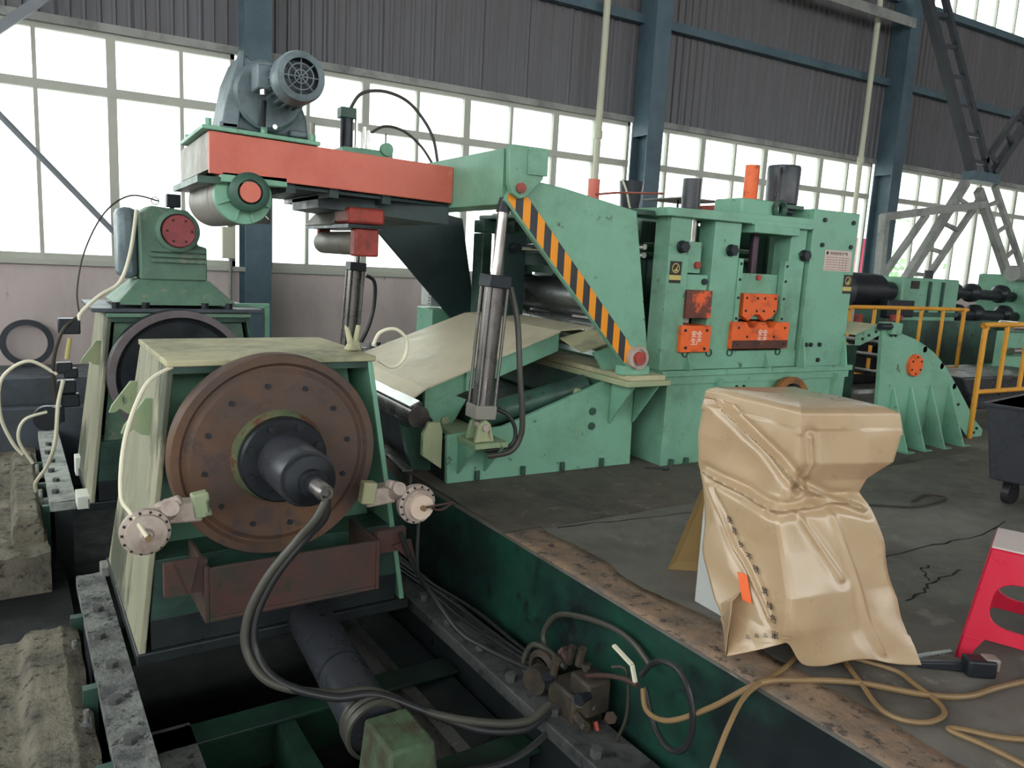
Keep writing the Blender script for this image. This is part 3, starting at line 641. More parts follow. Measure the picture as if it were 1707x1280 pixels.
# upper crossbeam carrying the pivots
B().box(3.36, 3.76, 4.16, 7.08, .66, .70).build('cross_beam', 'greenw', t, bevel=.004)
B().box(3.40, 3.72, 4.18, 7.06, .70, .735).build('cross_beam_plate', 'dusty', t, bevel=.004)
B().box(3.36, 3.42, 4.5, 6.9, .45, .66).build('cross_beam_web', 'greend', t)
for x in (3.44, 3.66): B().prism([(4.18,.66),(4.44,.66),(4.44,.34)], 'x', x, x+.016).build('gusset', 'green', t)
# table plates
def tz(x): return .605+(x-2.1)*.365
Y0, Y1 = 4.75, 6.35
B().hexa([(2.1,Y0,tz(2.1)-.012),(3.17,Y0,tz(3.17)-.012),(3.17,Y1,tz(3.17)-.012),(2.1,Y1,tz(2.1)-.012),(2.1,Y0,tz(2.1)),(3.17,Y0,tz(3.17)),(3.17,Y1,tz(3.17)),(2.1,Y1,tz(2.1))]).build('guide_plate', 'strip', t)
B().hexa([(1.985,Y0+.02,.505),(2.1,Y0,tz(2.1)-.012),(2.1,Y1,tz(2.1)-.012),(1.985,Y1-.02,.505),(1.98,Y0+.02,.517),(2.1,Y0,tz(2.1)),(2.1,Y1,tz(2.1)),(1.98,Y1-.02,.517)]).build('lip_plate', 'strip', t)
for y in (Y0+.06, 5.5, Y1-.1):
    B().hexa([(2.12,y,tz(2.12)-.17),(3.2,y,tz(3.2)-.17),(3.2,y+.04,tz(3.2)-.17),(2.12,y+.04,tz(2.12)-.17),(2.12,y,tz(2.12)-.012),(3.2,y,tz(3.2)-.012),(3.2,y+.04,tz(3.2)-.012),(2.12,y+.04,tz(2.12)-.012)]).build('table_beam', 'green', t, bevel=.003)
    B().box(2.42, 2.44, y-.03, y, tz(2.43)-.16, tz(2.43)-.02).build('stiffener', 'green', t)
B().prism([(2.12,.44),(2.2,.34),(2.3,.30),(2.36,.36),(2.44,.5),(2.3,.55)], 'y', Y0+.055, Y0+.08).build('pivot_bracket', 'green', t, bevel=.004)
bolts(t, [(2.27,Y0+.05,.36)], (0,-1,0), .03, .02, 'greenw', 'pivot_pin', 16)
# front roller and its channel
B().cyl((1.99,4.6,.44),(1.99,6.6,.44), .075, n=28).build('nose_roller', 'tube', t)
B().hexa([(1.93,4.62,.50),(2.0,4.62,.53),(2.0,6.4,.53),(1.93,6.4,.50),(1.93,4.62,.512),(2.0,4.62,.545),(2.0,6.4,.545),(1.93,6.4,.512)]).build('nose_plate', 'steel', t)
B().prism([(1.92,.36),(2.2,.30),(2.2,.02),(2.0,.05)], 'y', 4.72, 4.78).build('nose_support', 'greend', t)
B().prism([(1.92,.36),(2.2,.30),(2.2,.02),(2.0,.05)], 'y', 6.4, 6.46).build('nose_support', 'greend', t)
# inner lift cylinder
B().cyl((2.42,4.62,.40),(3.32,4.62,.60), .085, n=28).build('lift_cylinder', 'greend', t)
B().cyl((3.2,4.535,.57),(3.2,4.5,.57), .03, n=14).build('trunnion', 'greenw', t)
B().box(2.5, 3.4, 4.8, 6.2, .2, .42).build('gearbox', 'greend', t, bevel=.01)
# flat entry plates in front of the rolls
B().hexa([(3.17,4.8,.985),(3.5,4.8,1.01),(3.5,6.35,1.01),(3.17,6.35,.985),(3.17,4.8,.995),(3.5,4.8,1.02),(3.5,6.35,1.02),(3.17,6.35,.995)]).build('apron_plate', 'strip', t)
B().hexa([(3.2,4.5,.86),(3.5,4.5,.95),(3.5,4.8,1.0),(3.2,4.8,.93),(3.2,4.5,.868),(3.5,4.5,.958),(3.5,4.8,1.008),(3.2,4.8,.938)]).build('side_flap', 'dusty', t)
B().prism([(3.3,.86),(3.5,.92),(3.62,.70),(3.42,.70)], 'y', 4.5, 4.52).build('roll_support', 'green', t)
B().prism([(3.3,.86),(3.5,.92),(3.62,.70),(3.42,.70)], 'y', 6.6, 6.62).build('roll_support', 'green', t)
solo(B().bar((2.0,5.62,.11),(1.88,4.5,.11), .07, .012), 'flat_bar', 'tube', 'dull grey flat bar lying at the pit edge left of the entry table', 'bar')
solo(B().hexa([(1.86,4.42,.0),(1.88,4.42,.0),(2.0,5.6,.0),(1.98,5.6,.0),(1.86,4.42,.10),(1.88,4.42,.10),(2.0,5.6,.10),(1.98,5.6,.10)]), 'rusty_plate', 'rustred', 'rusty upright plate under the flat bar at the pit edge', 'plate')
# ================================================================== PINCH ROLL STAND
t = thing('pinch_roll_stand', 'dark pinch roll stand behind the striped arm plate', 'machine', (3.75, 5.6, .7))
B().cyl((3.74,4.72,1.22),(3.74,6.44,1.22), .155, n=40).build('upper_roll', 'steelroll', t)
B().cyl((3.70,4.72,.93),(3.70,6.44,.93), .125, n=40).build('lower_roll', 'steel', t)
for y in (4.44, 6.5):
    if y > 5:
        B().box(3.4, 3.5, y, y+.2, .735, 1.73).box(3.64, 3.74, y, y+.2, .735, 1.73).box(3.4, 3.74, y, y+.2, 1.735, 1.855).build('housing', 'greend', t, bevel=.01)
B().box(3.45, 3.69, 4.4, 6.7, 1.86, 1.90).build('top_beam', 'greend', t, bevel=.008)
B().box(3.55, 3.76, 4.7, 6.44, 1.40, 1.46).build('guard_plate', 'greend', t)
B().box(3.70, 3.74, 4.72, 6.44, 1.46, 1.84).build('back_panel', 'greend', t)
for z in (1.64, 1.58): B().cyl((3.66,4.45,z),(3.66,6.6,z), .02, n=12).build('tie_bar', 'chrome', t)
B().box(3.30, 3.52, 5.9, 6.1, .95, 1.72).build('centre_post', 'teal', t, bevel=.006)
B().cyl((3.38,5.9,1.6),(3.38,5.8,1.6), .04, n=8).build('post_nut', 'black', t)
B().cyl((3.38,5.86,1.6),(3.75,5.7,1.6), .018, n=8).build('adjusting_rod', 'chrome', t)
# electric cabinet and green pump unit behind the table
t = thing('terminal_cabinet', 'pale ribbed terminal box on a green pump unit behind the guide plate', 'cabinet', (3.3, 7.3, .3))
B().box(3.22, 3.42, 7.25, 7.5, .98, 1.3).build('box', 'cabinet', t, bevel=.01)
for i in range(9): B().box(3.205, 3.22, 7.27, 7.36, 1.0+i*.032, 1.016+i*.032).build('cooling_rib', 'cabinet', t)
B().box(3.22, 3.62, 7.2, 7.6, .1, .96).build('pump_base', 'green', t, bevel=.01)
hose([(3.5,7.18,1.16),(3.46,7.15,1.0),(3.46,7.12,.8),(3.5,7.1,.6)], .03, 'rubber', 'thick black hose beside the pale terminal box behind the guide plate')
hose([(3.58,7.18,1.16),(3.54,7.15,1.0),(3.53,7.12,.8),(3.58,7.1,.6)], .022, 'hosedusty', 'grey ribbed hose right of the thick black hose behind the guide plate')
# chain / fittings lying behind the plate
t = thing('chain_drag', 'dark cluttered cable chain lying behind the pale guide plate', 'cable chain', (2.6, 7.0, .45))
for i in range(8): B().box(2.42+i*.1, 2.5+i*.1, 6.95, 7.05, .5+.012*(i % 3), .6+.012*(i % 2)).cyl((2.46+i*.1,6.94,.6),(2.46+i*.1,6.94,.66), .02, n=8).build('link', 'black' if i % 2 else 'truss', t, bevel=.006)

# ================================================================== ROLLER ARM
t = thing('coil_press', 'green lifting roller arm with hazard striped plate and salmon beam', 'machine', (3.49, 5.6, .75))
cx, cz = 3.49, .86
arc = [(cx+.10*math.cos(a), cz+.10*math.sin(a)) for a in [math.radians(q) for q in (-10,-35,-60,-90,-120,-140)]]
ap = [(2.36,1.86),(2.42,1.955),(2.53,2.0),(2.8,1.97),(3.40,1.87),(3.585,.95)]+arc
for y in (4.25, 6.95):
    B().prism(ap, 'y', y, y+.045).build('arm_plate', 'green' if y < 5 else 'teal', t, bevel=.005)  # far plate takes the teal with shade in its colour
    hb = B().lathe((cx, y, cz), (0,-1,0), [(.0,.035),(.05,.035),(.055,.03),(.06,.045),(.082,.045),(.085,.0)], n=36, closed=False).build('pivot_bearing', 'diaph', t)
    B().cyl((cx,y-.035,cz),(cx,y-.06,cz), .045, n=20).build('pivot_cap', 'red', hb)
    B().box(cx-.12, cx+.12, y-.02, y+.07, .735, .80).build('pivot_foot', 'green', t, bevel=.005)
# hazard stripes: bands cut by near vertical lines
def lo(x): return 1.865+(x-2.375)*(.80-1.865)/(3.405-2.375)
def up(x): return min(lo(x)+.18, 1.95)
xs = [2.385+i*(3.44-2.385)/19 for i in range(20)]
for i in range(19):
    a, c = xs[i], xs[i+1]
    m = 'hazy' if i % 2 == 0 else 'hazk'
    if i == 18:
        pts = [(a,lo(a)+.006),(a+.03,lo(a+.03)+.03),(c+.01,up(c)-.03),(a,up(a))]
    else: pts = [(a,lo(a)+.006),(c,lo(c)+.006),(c,up(c)),(a,up(a))]
    B().prism(pts, 'y', 4.2475, 4.25).build('hazard_stripe', m, t, smooth=False)
# hinge blocks and cross box
for y in (4.20, 6.98):
    hp = [(2.35,2.17),(2.37,2.19),(2.63,2.19),(2.64,2.17),(2.60,2.0),(2.49,1.885),(2.44,1.87),(2.385,1.90),(2.36,1.96)]
    B().prism(hp, 'y', y, y+.05).build('hinge_cheek', 'green', t, bevel=.006)
    B().cyl((2.44,y-.02,1.935),(2.44,y,1.935), .032, n=20).build('hinge_pin', 'red', t)
    B().box(2.48, 2.625, y-.012, y, 2.02, 2.17).build('cover_plate', 'green', t, bevel=.004)
B().box(2.362, 2.615, 4.296, 6.948, 1.835, 2.175).build('cross_box', 'green', t, bevel=.006)
# main beam, rising slightly towards its free end
bz = lambda x: 2.11+(2.36-x)*.03
def slab(x0, x1, y0, y1, za, zb):   # za/zb offsets from bz
    return B().hexa([(x0,y0,bz(x0)+za),(x1,y0,bz(x1)+za),(x1,y1,bz(x1)+za),(x0,y1,bz(x0)+za),(x0,y0,bz(x0)+zb),(x1,y0,bz(x1)+zb),(x1,y1,bz(x1)+zb),(x0,y1,bz(x0)+zb)])
YB0, YB1 = 5.0, 6.3
slab(.76, 2.36, YB0, YB0+.04, -.245, 0).build('beam_side', 'orangebeam', t, bevel=.004)
slab(.76, 2.36, YB1-.04, YB1, -.245, 0).build('beam_side', 'greend', t, bevel=.004)
slab(.76, .80, YB0+.04, YB1-.04, -.22, 0).build('beam_end', 'greyarm', t)
slab(.80, 2.36, YB0+.04, YB1-.04, -.02, -.005).build('beam_top', 'green', t)
slab(1.25, 2.36, YB0+.06, YB1-.06, -.27, -.25).build('beam_bottom', 'teal', t)
for x in (1.22, 1.5, 1.86): slab(x, x+.06, YB0+.04, YB1-.04, -.30, -.2).build('cross_channel', 'teal', t)
B().hexa([(1.5,5.3,1.78),(2.36,5.05,1.72),(2.36,6.2,1.72),(1.5,6.0,1.78),(1.5,5.3,1.86),(2.36,5.05,1.84),(2.36,6.2,1.84),(1.5,6.0,1.86)]).build('lower_box', 'teal', t)
# end roll
rc = (.97, 1.80)
B().lathe((rc[0],0,rc[1]), (0,1,0), [(0,5.10),(.165,5.10),(.175,5.12),(.175,5.32),(.17,5.325),(.17,5.335),(.175,5.34),(.175,6.2),(0,6.2)], n=48, closed=False).build('snubber_roll', 'greyarm', t)
ef = B().lathe((rc[0],0,rc[1]), (0,1,0), [(0,5.07),(.17,5.075),(.176,5.09),(.176,5.12),(0,5.12)], n=48, closed=False).build('roll_flange', 'green', t)
for a in (200, 250, 290, 340):
    r = math.radians(a); B().bar((rc[0]+.07*math.cos(r),5.065,rc[1]+.07*math.sin(r)),(rc[0]+.165*math.cos(r),5.065,rc[1]+.165*math.sin(r)), .012, .03, up=(0,1,0)).build('flange_rib', 'green', ef)
br = B().lathe((rc[0]+.02,0,rc[1]+.02), (0,-1,0), [(.12,-5.07),(.12,-4.99),(.105,-4.975),(.075,-4.97),(.07,-4.99)], n=36, closed=False).build('bearing_housing', 'greend', t)
B().cyl((rc[0]+.02,5.0,rc[1]+.02),(rc[0]+.02,4.965,rc[1]+.02), .062, n=24).build('bearing_cap', 'orangebeam', br)
B().box(.83, 1.22, 5.0, 5.1, 1.87, 1.93).build('bearing_bracket', 'green', t, bevel=.006)
B().box(.70, .84, 5.05, 6.25, 1.86, 1.90).build('scraper_plate', 'greend', t)
# motor base
slab(.72, 1.42, 4.98, 6.0, .005, .03).build('motor_base', 'green', t, bevel=.004)
slab(.78, .84, 5.0, 6.0, 0, .03).build('base_packer', 'greend', t)
bolts(t, [(.76,5.02,2.19),(1.38,5.02,2.17),(.76,5.9,2.19),(1.08,5.02,2.18)], (0,0,1), .02, .04, 'green', 'base_bolt')
# ------------------------------------------------ gear motor on the arm
t = thing('gear_motor', 'grey gear motor bolted on top of the salmon beam end', 'motor', (1.12, 5.4, 2.2))
gz = 2.195
B().prism([(.84,gz),(1.39,gz-.01),(1.37,gz+.12),(1.30,gz+.3),(1.22,gz+.36),(1.0,gz+.45),(.96,gz+.45),(.90,gz+.3),(.86,gz+.1)], 'y', 5.12, 5.5).build('gear_housing', 'greymot', t, bevel=.02)
B().prism([(.84,gz),(.94,gz),(.98,gz+.46),(.95,gz+.46),(.86,gz+.14)], 'y', 5.06, 5.12).build('housing_rib', 'greymot', t, bevel=.008)
B().lathe((1.12,0,gz+.22), (0,-1,0), [(0,-5.12),(.21,-5.12),(.21,-5.06),(.19,-5.04),(.0,-5.04)], n=48, closed=False).build('motor_flange', 'greymot', t)
mo = (1.20, gz+.27)
B().lathe((mo[0],0,mo[1]), (0,-1,0), [(0,-5.06),(.115,-5.06),(.12,-4.98),(.12,-4.72),(.115,-4.70),(0,-4.70)], n=40, closed=False).build('motor_barrel', 'greymot', t)
for i in range(20):
    a = 2*PI*i/20
    B().bar((mo[0]+.128*math.cos(a),4.98,mo[1]+.128*math.sin(a)),(mo[0]+.128*math.cos(a),4.74,mo[1]+.128*math.sin(a)), .007, .03, up=(math.cos(a),0,math.sin(a))).build('cooling_fin', 'greymot', t)
cw = B().lathe((mo[0],0,mo[1]), (0,-1,0), [(.145,-4.76),(.145,-4.64),(.135,-4.61),(.10,-4.605),(.10,-4.62),(.13,-4.64),(.13,-4.76)], n=40).build('fan_cowl', 'greymot', t)
B().cyl((mo[0],4.66,mo[1]),(mo[0],4.655,mo[1]), .125, n=32).build('fan', 'black', cw)
for i in range(8):
    a = 2*PI*i/8; B().bar((mo[0],4.62,mo[1]),(mo[0]+.12*math.cos(a),4.62,mo[1]+.12*math.sin(a)), .006, .006).build('grille_bar', 'greymot', cw)
for r in (.04,.075): B().lathe((mo[0],4.62,mo[1]), (0,-1,0), [(r,0),(r,.005),(r-.006,.005),(r-.006,0)], n=28).build('grille_ring', 'greymot', cw)
B().box(1.0, 1.1, 4.82, 5.0, mo[1]-.06, mo[1]+.08).build('terminal_box', 'greymot', t, bevel=.012)
B().cyl((1.04,4.85,mo[1]-.06),(1.04,4.85,mo[1]-.09), .02, n=10).build('cable_gland', 'steel', t)
B().cyl((1.06,4.95,mo[1]-.1),(1.06,4.98,gz+.02), .022, n=10).build('drain_pipe', 'black', t)
B().lathe((1.17,5.3,gz+.43), (0,-1,0), [(.03,0),(.03,.012),(.018,.012),(.018,0)], n=20).build('lifting_eye', 'greymot', t)
for x in (.88, 1.30): B().box(x-.05, x+.06, 5.06, 5.14, gz-.005, gz+.035).build('foot', 'greymot', t, bevel=.01)
B().cyl((1.14,5.03,gz+.03),(1.14,4.99,gz+.03), .015, n=8).build('oil_plug', 'steel', t)
# ------------------------------------------------ upper cylinders and hoses on arm
t = thing('tilt_cylinder', 'small upright cylinder with chrome rods standing on the arm', 'cylinder', (1.74, 5.4, 2.15))
B().box(1.66, 2.02, 5.28, 5.6, 2.12, 2.20).build('cylinder_base', 'green', t, bevel=.006)
B().cyl((1.72,5.4,2.2),(1.72,5.4,2.46), .045, n=20).build('barrel', 'black', t)
B().box(1.665, 1.775, 5.35, 5.45, 2.40, 2.47).build('head_block', 'greend', t, bevel=.006)
for x, h in ((1.79, 2.42), (1.85, 2.36), (1.88, 2.34)): B().cyl((x,5.4,2.18),(x,5.4,h), .012, n=10).build('guide_rod', 'chrome', t)
B().cyl((1.97,5.3,2.21),(1.97,5.26,2.21), .045, n=16).build('coupling', 'green', t)
B().cyl((1.97,5.3,2.24),(1.97,5.3,2.32), .005, n=6).build('pin', 'black', t)
t = thing('stop_post', 'short pale post left of the upright cylinder on the arm', 'post', (1.62, 5.8, 2.15))
B().cyl((1.62,5.9,2.1),(1.62,5.9,2.42), .02, n=12).build('post', 'greyarm', t); B().cyl((1.62,5.9,2.1),(1.62,5.9,2.14), .035, n=12).build('collar', 'greend', t)
hose([(1.74,5.4,2.46),(1.82,5.4,2.58),(1.98,5.4,2.62),(2.16,5.4,2.58),(2.3,5.4,2.46),(2.38,5.4,2.33),(2.42,5.4,2.16)], .012, 'hosedusty', 'upper of the two hoses arching over the arm in front of the window')
hose([(1.9,5.4,2.33),(2.0,5.4,2.385),(2.14,5.4,2.37),(2.28,5.4,2.28),(2.38,5.4,2.16)], .010, 'hosedusty', 'lower of the two hoses arching over the arm in front of the window')
# ------------------------------------------------ press roll hanging under arm
t = thing('press_roll', 'pale press roll in a red bracket hanging under the arm', 'roller', (1.76, 5.6, 1.5))
RX, RZ = 1.80, 1.555
B().lathe((RX,0,RZ), (0,1,0), [(0,5.28),(.075,5.28),(.085,5.30),(.085,6.18),(.06,6.2),(0,6.2)], n=36, closed=False).build('roll', 'greyarm', t)
B().box(RX-.085, RX+.09, 5.16, 5.27, RZ-.09, RZ+.1).build('end_bearing', 'red', t, bevel=.015)
B().box(RX-.04, RX+.06, 6.2, 6.26, RZ-.05, RZ+.12).build('end_bearing', 'red', t, bevel=.015)
B().box(RX-.13, RX+.13, 5.16, 5.5, RZ+.13, RZ+.24).build('bracket_end', 'red', t, bevel=.02)
B().hexa([(RX-.16,5.5,RZ+.12),(RX+.12,5.5,RZ+.12),(RX+.12,6.2,RZ+.12),(RX-.16,6.2,RZ+.12),(RX-.1,5.45,RZ+.22),(RX+.08,5.45,RZ+.22),(RX+.08,6.1,RZ+.22),(RX-.1,6.1,RZ+.22)]).build('bracket_casting', 'greyarm', t, bevel=.015)
B().box(RX-.14, RX+.12, 5.14, 6.2, RZ+.10, RZ+.125).build('bracket_plate', 'black', t)
for q in (5.3, 5.6, 5.9):
    B().cyl((RX-.02,q,RZ+.22),(RX-.02,q,RZ+.34), .02, n=10).build('hanger_rod', 'black', t)
    B().cyl((RX-.02,q,RZ+.24),(RX-.02,q,RZ+.26), .035, n=6).build('hanger_nut', 'steel', t)
# ------------------------------------------------ lifting cylinders
for k, (y, lab) in enumerate(((4.30, 'near lifting cylinder with tie rods and chrome rod below the striped plate'), (7.03, 'far lifting cylinder standing in front of the pink wall'))):
    t = thing('lifting_cylinder', lab, 'cylinder', (2.30, y, .335), 0, 'lifting cylinders of the arm')
    a = Vector((2.285, y, .42)); e = Vector((2.385, y, 1.84)); d = (e-a).normalized(); at = lambda s: a+d*s
    sx = Vector((d.z,0,-d.x))*.062; sy = Vector((0,.062,0))
    B().cyl(at(.12), at(.92), .066, n=28).build('barrel', 'tube', t)
    for i in (-1, 1):
        for j in (-1, 1): B().cyl(at(.1)+sx*i+sy*j, at(.95)+sx*i+sy*j, .011, n=8).build('tie_rod', 'tube', t)
    B().bar(at(.06), at(.15), .15, .15, up=(0,1,0)).build('end_block', 'greyarm' if k == 0 else 'black', t, bevel=.006)
    B().bar(at(.90), at(.98), .155, .155, up=(0,1,0)).build('head_block', 'black', t, bevel=.006)
    B().cyl(at(.96), at(1.38), .034, n=20).build('piston_rod', 'chrome', t)
    B().cyl(at(1.37), at(1.46), .045, .03, n=16).build('rod_clevis', 'black', t)
    B().prism([(2.22,.335),(2.36,.335),(2.33,.45),(2.29,.48),(2.25,.45)], 'y', y-.075, y-.045).build('foot_lug', 'greenw', t, bevel=.005)
    B().prism([(2.22,.335),(2.36,.335),(2.33,.45),(2.29,.48),(2.25,.45)], 'y', y+.045, y+.075).build('foot_lug', 'greenw', t, bevel=.005)
    B().cyl((2.29,y-.095,.43),(2.29,y+.09,.43), .024, n=16).build('foot_pin', 'diaph', t)
hose([(2.50,4.36,1.32),(2.53,4.3,1.1),(2.53,4.24,.8),(2.545,4.2,.5),(2.54,4.2,.36),(2.48,4.22,.26),(2.36,4.3,.22)], .02, 'hosedusty', 'thick hose hanging down right of the near lifting cylinder', n=10)
hose([(2.38,4.28,.54),(2.46,4.24,.50),(2.51,4.22,.40),(2.48,4.22,.30),(2.34,4.3,.255)], .014, 'rubber', 'black hose loop at the foot of the near lifting cylinder', n=10)
hose([(2.44,7.0,1.28),(2.52,6.98,1.22),(2.52,6.98,1.0),(2.47,6.98,.8),(2.4,6.98,.65)], .018, 'rubber', 'black hose beside the far lifting cylinder', n=8)
# grey valve rods between arm and cylinder
FR[0] = DF
hose([(1.66,3.9,1.0),(1.69,3.88,1.07),(1.77,3.86,1.09),(1.84,3.86,1.03),(1.83,3.86,.93),(1.76,3.86,.88),(1.68,3.88,.92)], .010, 'white', 'pale hose loop standing on the right end of the near head top')
t = thing('work_glove', 'crumpled pale glove lying on the right end of the near head top', 'glove', (1.55, 4.0, .965))
b = B()
b.cyl((1.56,3.95,.965),(1.53,3.96,1.09), .022, .012, n=8).cyl((1.57,3.95,.965),(1.6,3.97,1.10), .02, .012, n=8).cyl((1.53,3.96,1.08),(1.525,3.965,1.1), .012, .006, n=8)
b.build('fingers', 'dusty', t); B().hexa([(1.52,3.92,.965),(1.61,3.92,.965),(1.61,4.0,.965),(1.52,4.0,.965),(1.55,3.94,1.02),(1.6,3.94,1.02),(1.6,3.98,1.02),(1.55,3.98,1.02)]).build('palm', 'dusty', t, bevel=.012)
FR[0] = Matrix.Identity(4)

# ================================================================== SHEAR
t = thing('shear_stand', 'large green crop shear stand with orange blade blocks', 'machine', (4.85, 5.5, 0))
YS = 4.31
B().box(3.86, 5.90, YS, 6.9, .0, .70).build('base', 'green', t, bevel=.006)
B().box(3.78, 5.95, YS-.03, 6.93, .70, .745).build('base_flange', 'green', t, bevel=.004)
B().box(3.82, 5.92, YS-.015, YS, .64, .70).build('flange_lip', 'green', t)
for x in (4.35, 5.72): B().prism([(YS,.68),(YS-.06,.68),(YS,.45)], 'x', x, x+.016).build('gusset', 'green', t)
bolts(t, [(4.62,YS,.56),(4.66,YS,.60),(4.58,YS,.6)], (0,-1,0), .012, .01)
bolts(t, [(x,YS-.02,0) for x in (3.95,4.1)], (0,0,1), .02, .06, 'greend', 'anchor_bolt', 8)
# posts of near frame
B().box(3.77, 3.965, YS, 4.48, .80, 1.87).build('post', 'green', t, bevel=.005)
B().box(4.20, 4.47, YS, 4.48, .80, 1.87).build('post', 'green', t, bevel=.005)
B().box(5.03, 5.21, YS, 4.48, .80, 1.87).build('post', 'green', t, bevel=.005)
B().box(3.765, 5.225, YS-.005, 4.52, .747, .885).build('sill', 'green', t, bevel=.005)
for x in (4.02, 4.86): B().prism([(YS-.005,.88),(YS-.07,.75),(YS-.005,.75)], 'x', x, x+.016).build('gusset', 'green', t)
B().hexa([(3.70,YS-.04,1.865),(5.24,YS-.04,1.865),(5.24,4.75,1.865),(3.70,4.75,1.865),(3.70,YS-.04,1.925),(5.24,YS-.04,1.95),(5.24,4.75,1.95),(3.70,4.75,1.925)]).build('top_beam', 'green', t, bevel=.005)
B().box(4.56, 5.06, YS-.05, 4.6, 1.80, 1.865).build('screw_block', 'green', t, bevel=.005)
B().box(4.53, 5.20, YS-.045, 4.6, 1.86, 1.9).build('beam_stepped_plate', 'green', t, bevel=.004)
for nm, x in (('a', 3.88), ('b', 4.37), ('c', 5.185)):
    n_ = B().cyl((x,YS,1.655),(x,YS-.02,1.655), .046, n=24).cyl((x,YS-.02,1.655),(x,YS-.055,1.655), .045, n=6).build('tie_nut', 'black', t, bevel=.006)
# far frame
for x0, x1 in ((3.77,3.965),(4.20,4.47),(5.03,5.21)): B().box(x0, x1, 6.5, 6.85, .745, 1.87).build('post', 'greend', t, bevel=.005)
B().box(3.70, 5.24, 6.45, 6.9, 1.865, 1.94).build('top_beam', 'greend', t, bevel=.005)
B().box(5.24, 5.8, 6.45, 6.9, .745, 2.03).build('tower', 'greend', t, bevel=.005)
B().box(4.02, 5.82, 4.95, 4.98, .745, 1.86).build('rear_panel', 'greend', t)
for i in range(10): B().box(4.1+i*.17, 4.13+i*.17, 4.938, 4.95, .745, 1.86).build('panel_rib', 'greend', t)
for z in (1.67, 1.60): B().cyl((3.98,4.84,z),(5.22,4.84,z), .022, n=12).build('tie_bar', 'chrome', t)
# slot one: guillotine slide
B().box(3.965, 4.20, 4.50, 4.54, .885, 1.865).build('slot_back', 'greend', t)
B().cyl((4.05,4.40,1.66),(4.05,4.40,1.865), .035, n=20).build('slide_rod', 'chrome', t)
B().box(3.995, 4.13, 4.36, 4.46, 1.47, 1.70).build('slide_plate', 'green', t, bevel=.004)
B().cyl((4.09,4.36,1.53),(4.09,4.335,1.53), .027, n=16).build('slide_pin', 'red', t)
B().box(3.96, 4.19, 4.33, 4.48, 1.345, 1.46).build('slide_block', 'green', t, bevel=.005)
B().cyl((4.15,4.33,1.41),(4.15,4.315,1.41), .024, n=14).build('grease_port', 'black', t)
B().box(3.955, 4.205, 4.28, 4.46, 1.14, 1.345).build('upper_blade_block', 'orangedirty', t, bevel=.004)
lb = B().box(3.925, 4.215, 4.27, 4.46, .885, 1.085).build('lower_blade_block', 'orange', t, bevel=.004)
B().box(3.96, 4.1, 4.40, 4.44, 1.095, 1.13).build('gap_light_bar', 'steel', t)  # bright bar stands in for the light showing through the blade gap
bolts(t, [(3.955,4.27,1.05),(4.17,4.27,1.05),(3.97,4.27,.92),(4.16,4.27,.91)], (0,-1,0), .012, .006)
# window: crop blade slide
for x in (4.49, 5.0):
    g = B().box(x-.02, x+.025, YS-.012, YS+.05, 1.10, 1.60).build('slide_guide', 'green', t, bevel=.003)
    bolts(g, [(x,YS-.012,z) for z in (1.14,1.3,1.44,1.56)], (0,-1,0), .011, .008)
B().box(4.52, 4.98, 4.36, 4.5, 1.13, 1.49).build('blade_slide', 'green', t, bevel=.004)
B().cyl((4.75,4.36,1.46),(4.75,4.34,1.46), .022, n=14).build('slide_pin', 'red', t)
B().cyl((4.74,4.42,1.49),(4.74,4.42,1.82), .034, n=20).build('lead_screw', 'purple', t)
B().prism([(4.57,1.335),(4.95,1.335),(4.95,1.2),(4.90,1.15),(4.82,1.12),(4.76,1.17),(4.7,1.17),(4.64,1.12),(4.57,1.16)], 'y', 4.31, 4.36).build('upper_blade_block', 'orange', t, bevel=.003)
B().prism([(4.44,.905),(5.07,.905),(5.07,1.115),(4.93,1.115),(4.885,1.07),(4.83,1.07),(4.79,1.115),(4.72,1.115),(4.68,1.07),(4.62,1.07),(4.58,1.115),(4.44,1.115)], 'y', 4.27, 4.40).build('lower_blade_block', 'orange', t, bevel=.003)
B().box(4.445, 5.065, 4.266, 4.27, .908, .972).build('grease_stain_band', 'greasebrown', t)
bolts(t, [(x,4.31,z) for x in (4.6,4.72,4.8,4.92) for z in (1.3,1.2)]+[], (0,-1,0), .010, .006)
bolts(t, [(x,4.27,z) for x,z in ((4.5,1.07),(4.6,1.0),(4.9,1.0),(5.02,1.07),(4.5,.94),(5.02,.94))], (0,-1,0), .010, .006)
text('安全\n生产', 'lettering', 'inkw', t, (4.07,4.268,.99), (1,0,0), (0,0,1), .055)
text('安全\n生产', 'lettering', 'inkw', t, (4.77,4.268,1.0), (1,0,0), (0,0,1), .055)
for x in (4.0, 4.24, 4.46, 5.0): B().lathe((x,YS-.008,.875), (0,-1,0), [(.03,0),(.03,.006),(.024,.006),(.024,0)], n=18).build('lifting_loop', 'black', t)
# tower
B().box(5.24, 5.80, YS-.03, 4.72, .745, 2.03).build('tower', 'green', t, bevel=.006)
bolts(t, [(x,YS-.03,z) for x,z in ((5.36,1.95),(5.72,1.95),(5.36,1.75),(5.72,1.75),(5.30,.93),(5.47,.93),(5.47,.80),(5.36,.93))], (0,-1,0), .02, .014)
for x in (5.25, 5.775): B().prism([(YS-.03,1.0),(YS-.03,.745),(YS-.09,.745),(YS-.045,.98)], 'x', x, x+.016).build('gusset', 'green', t)
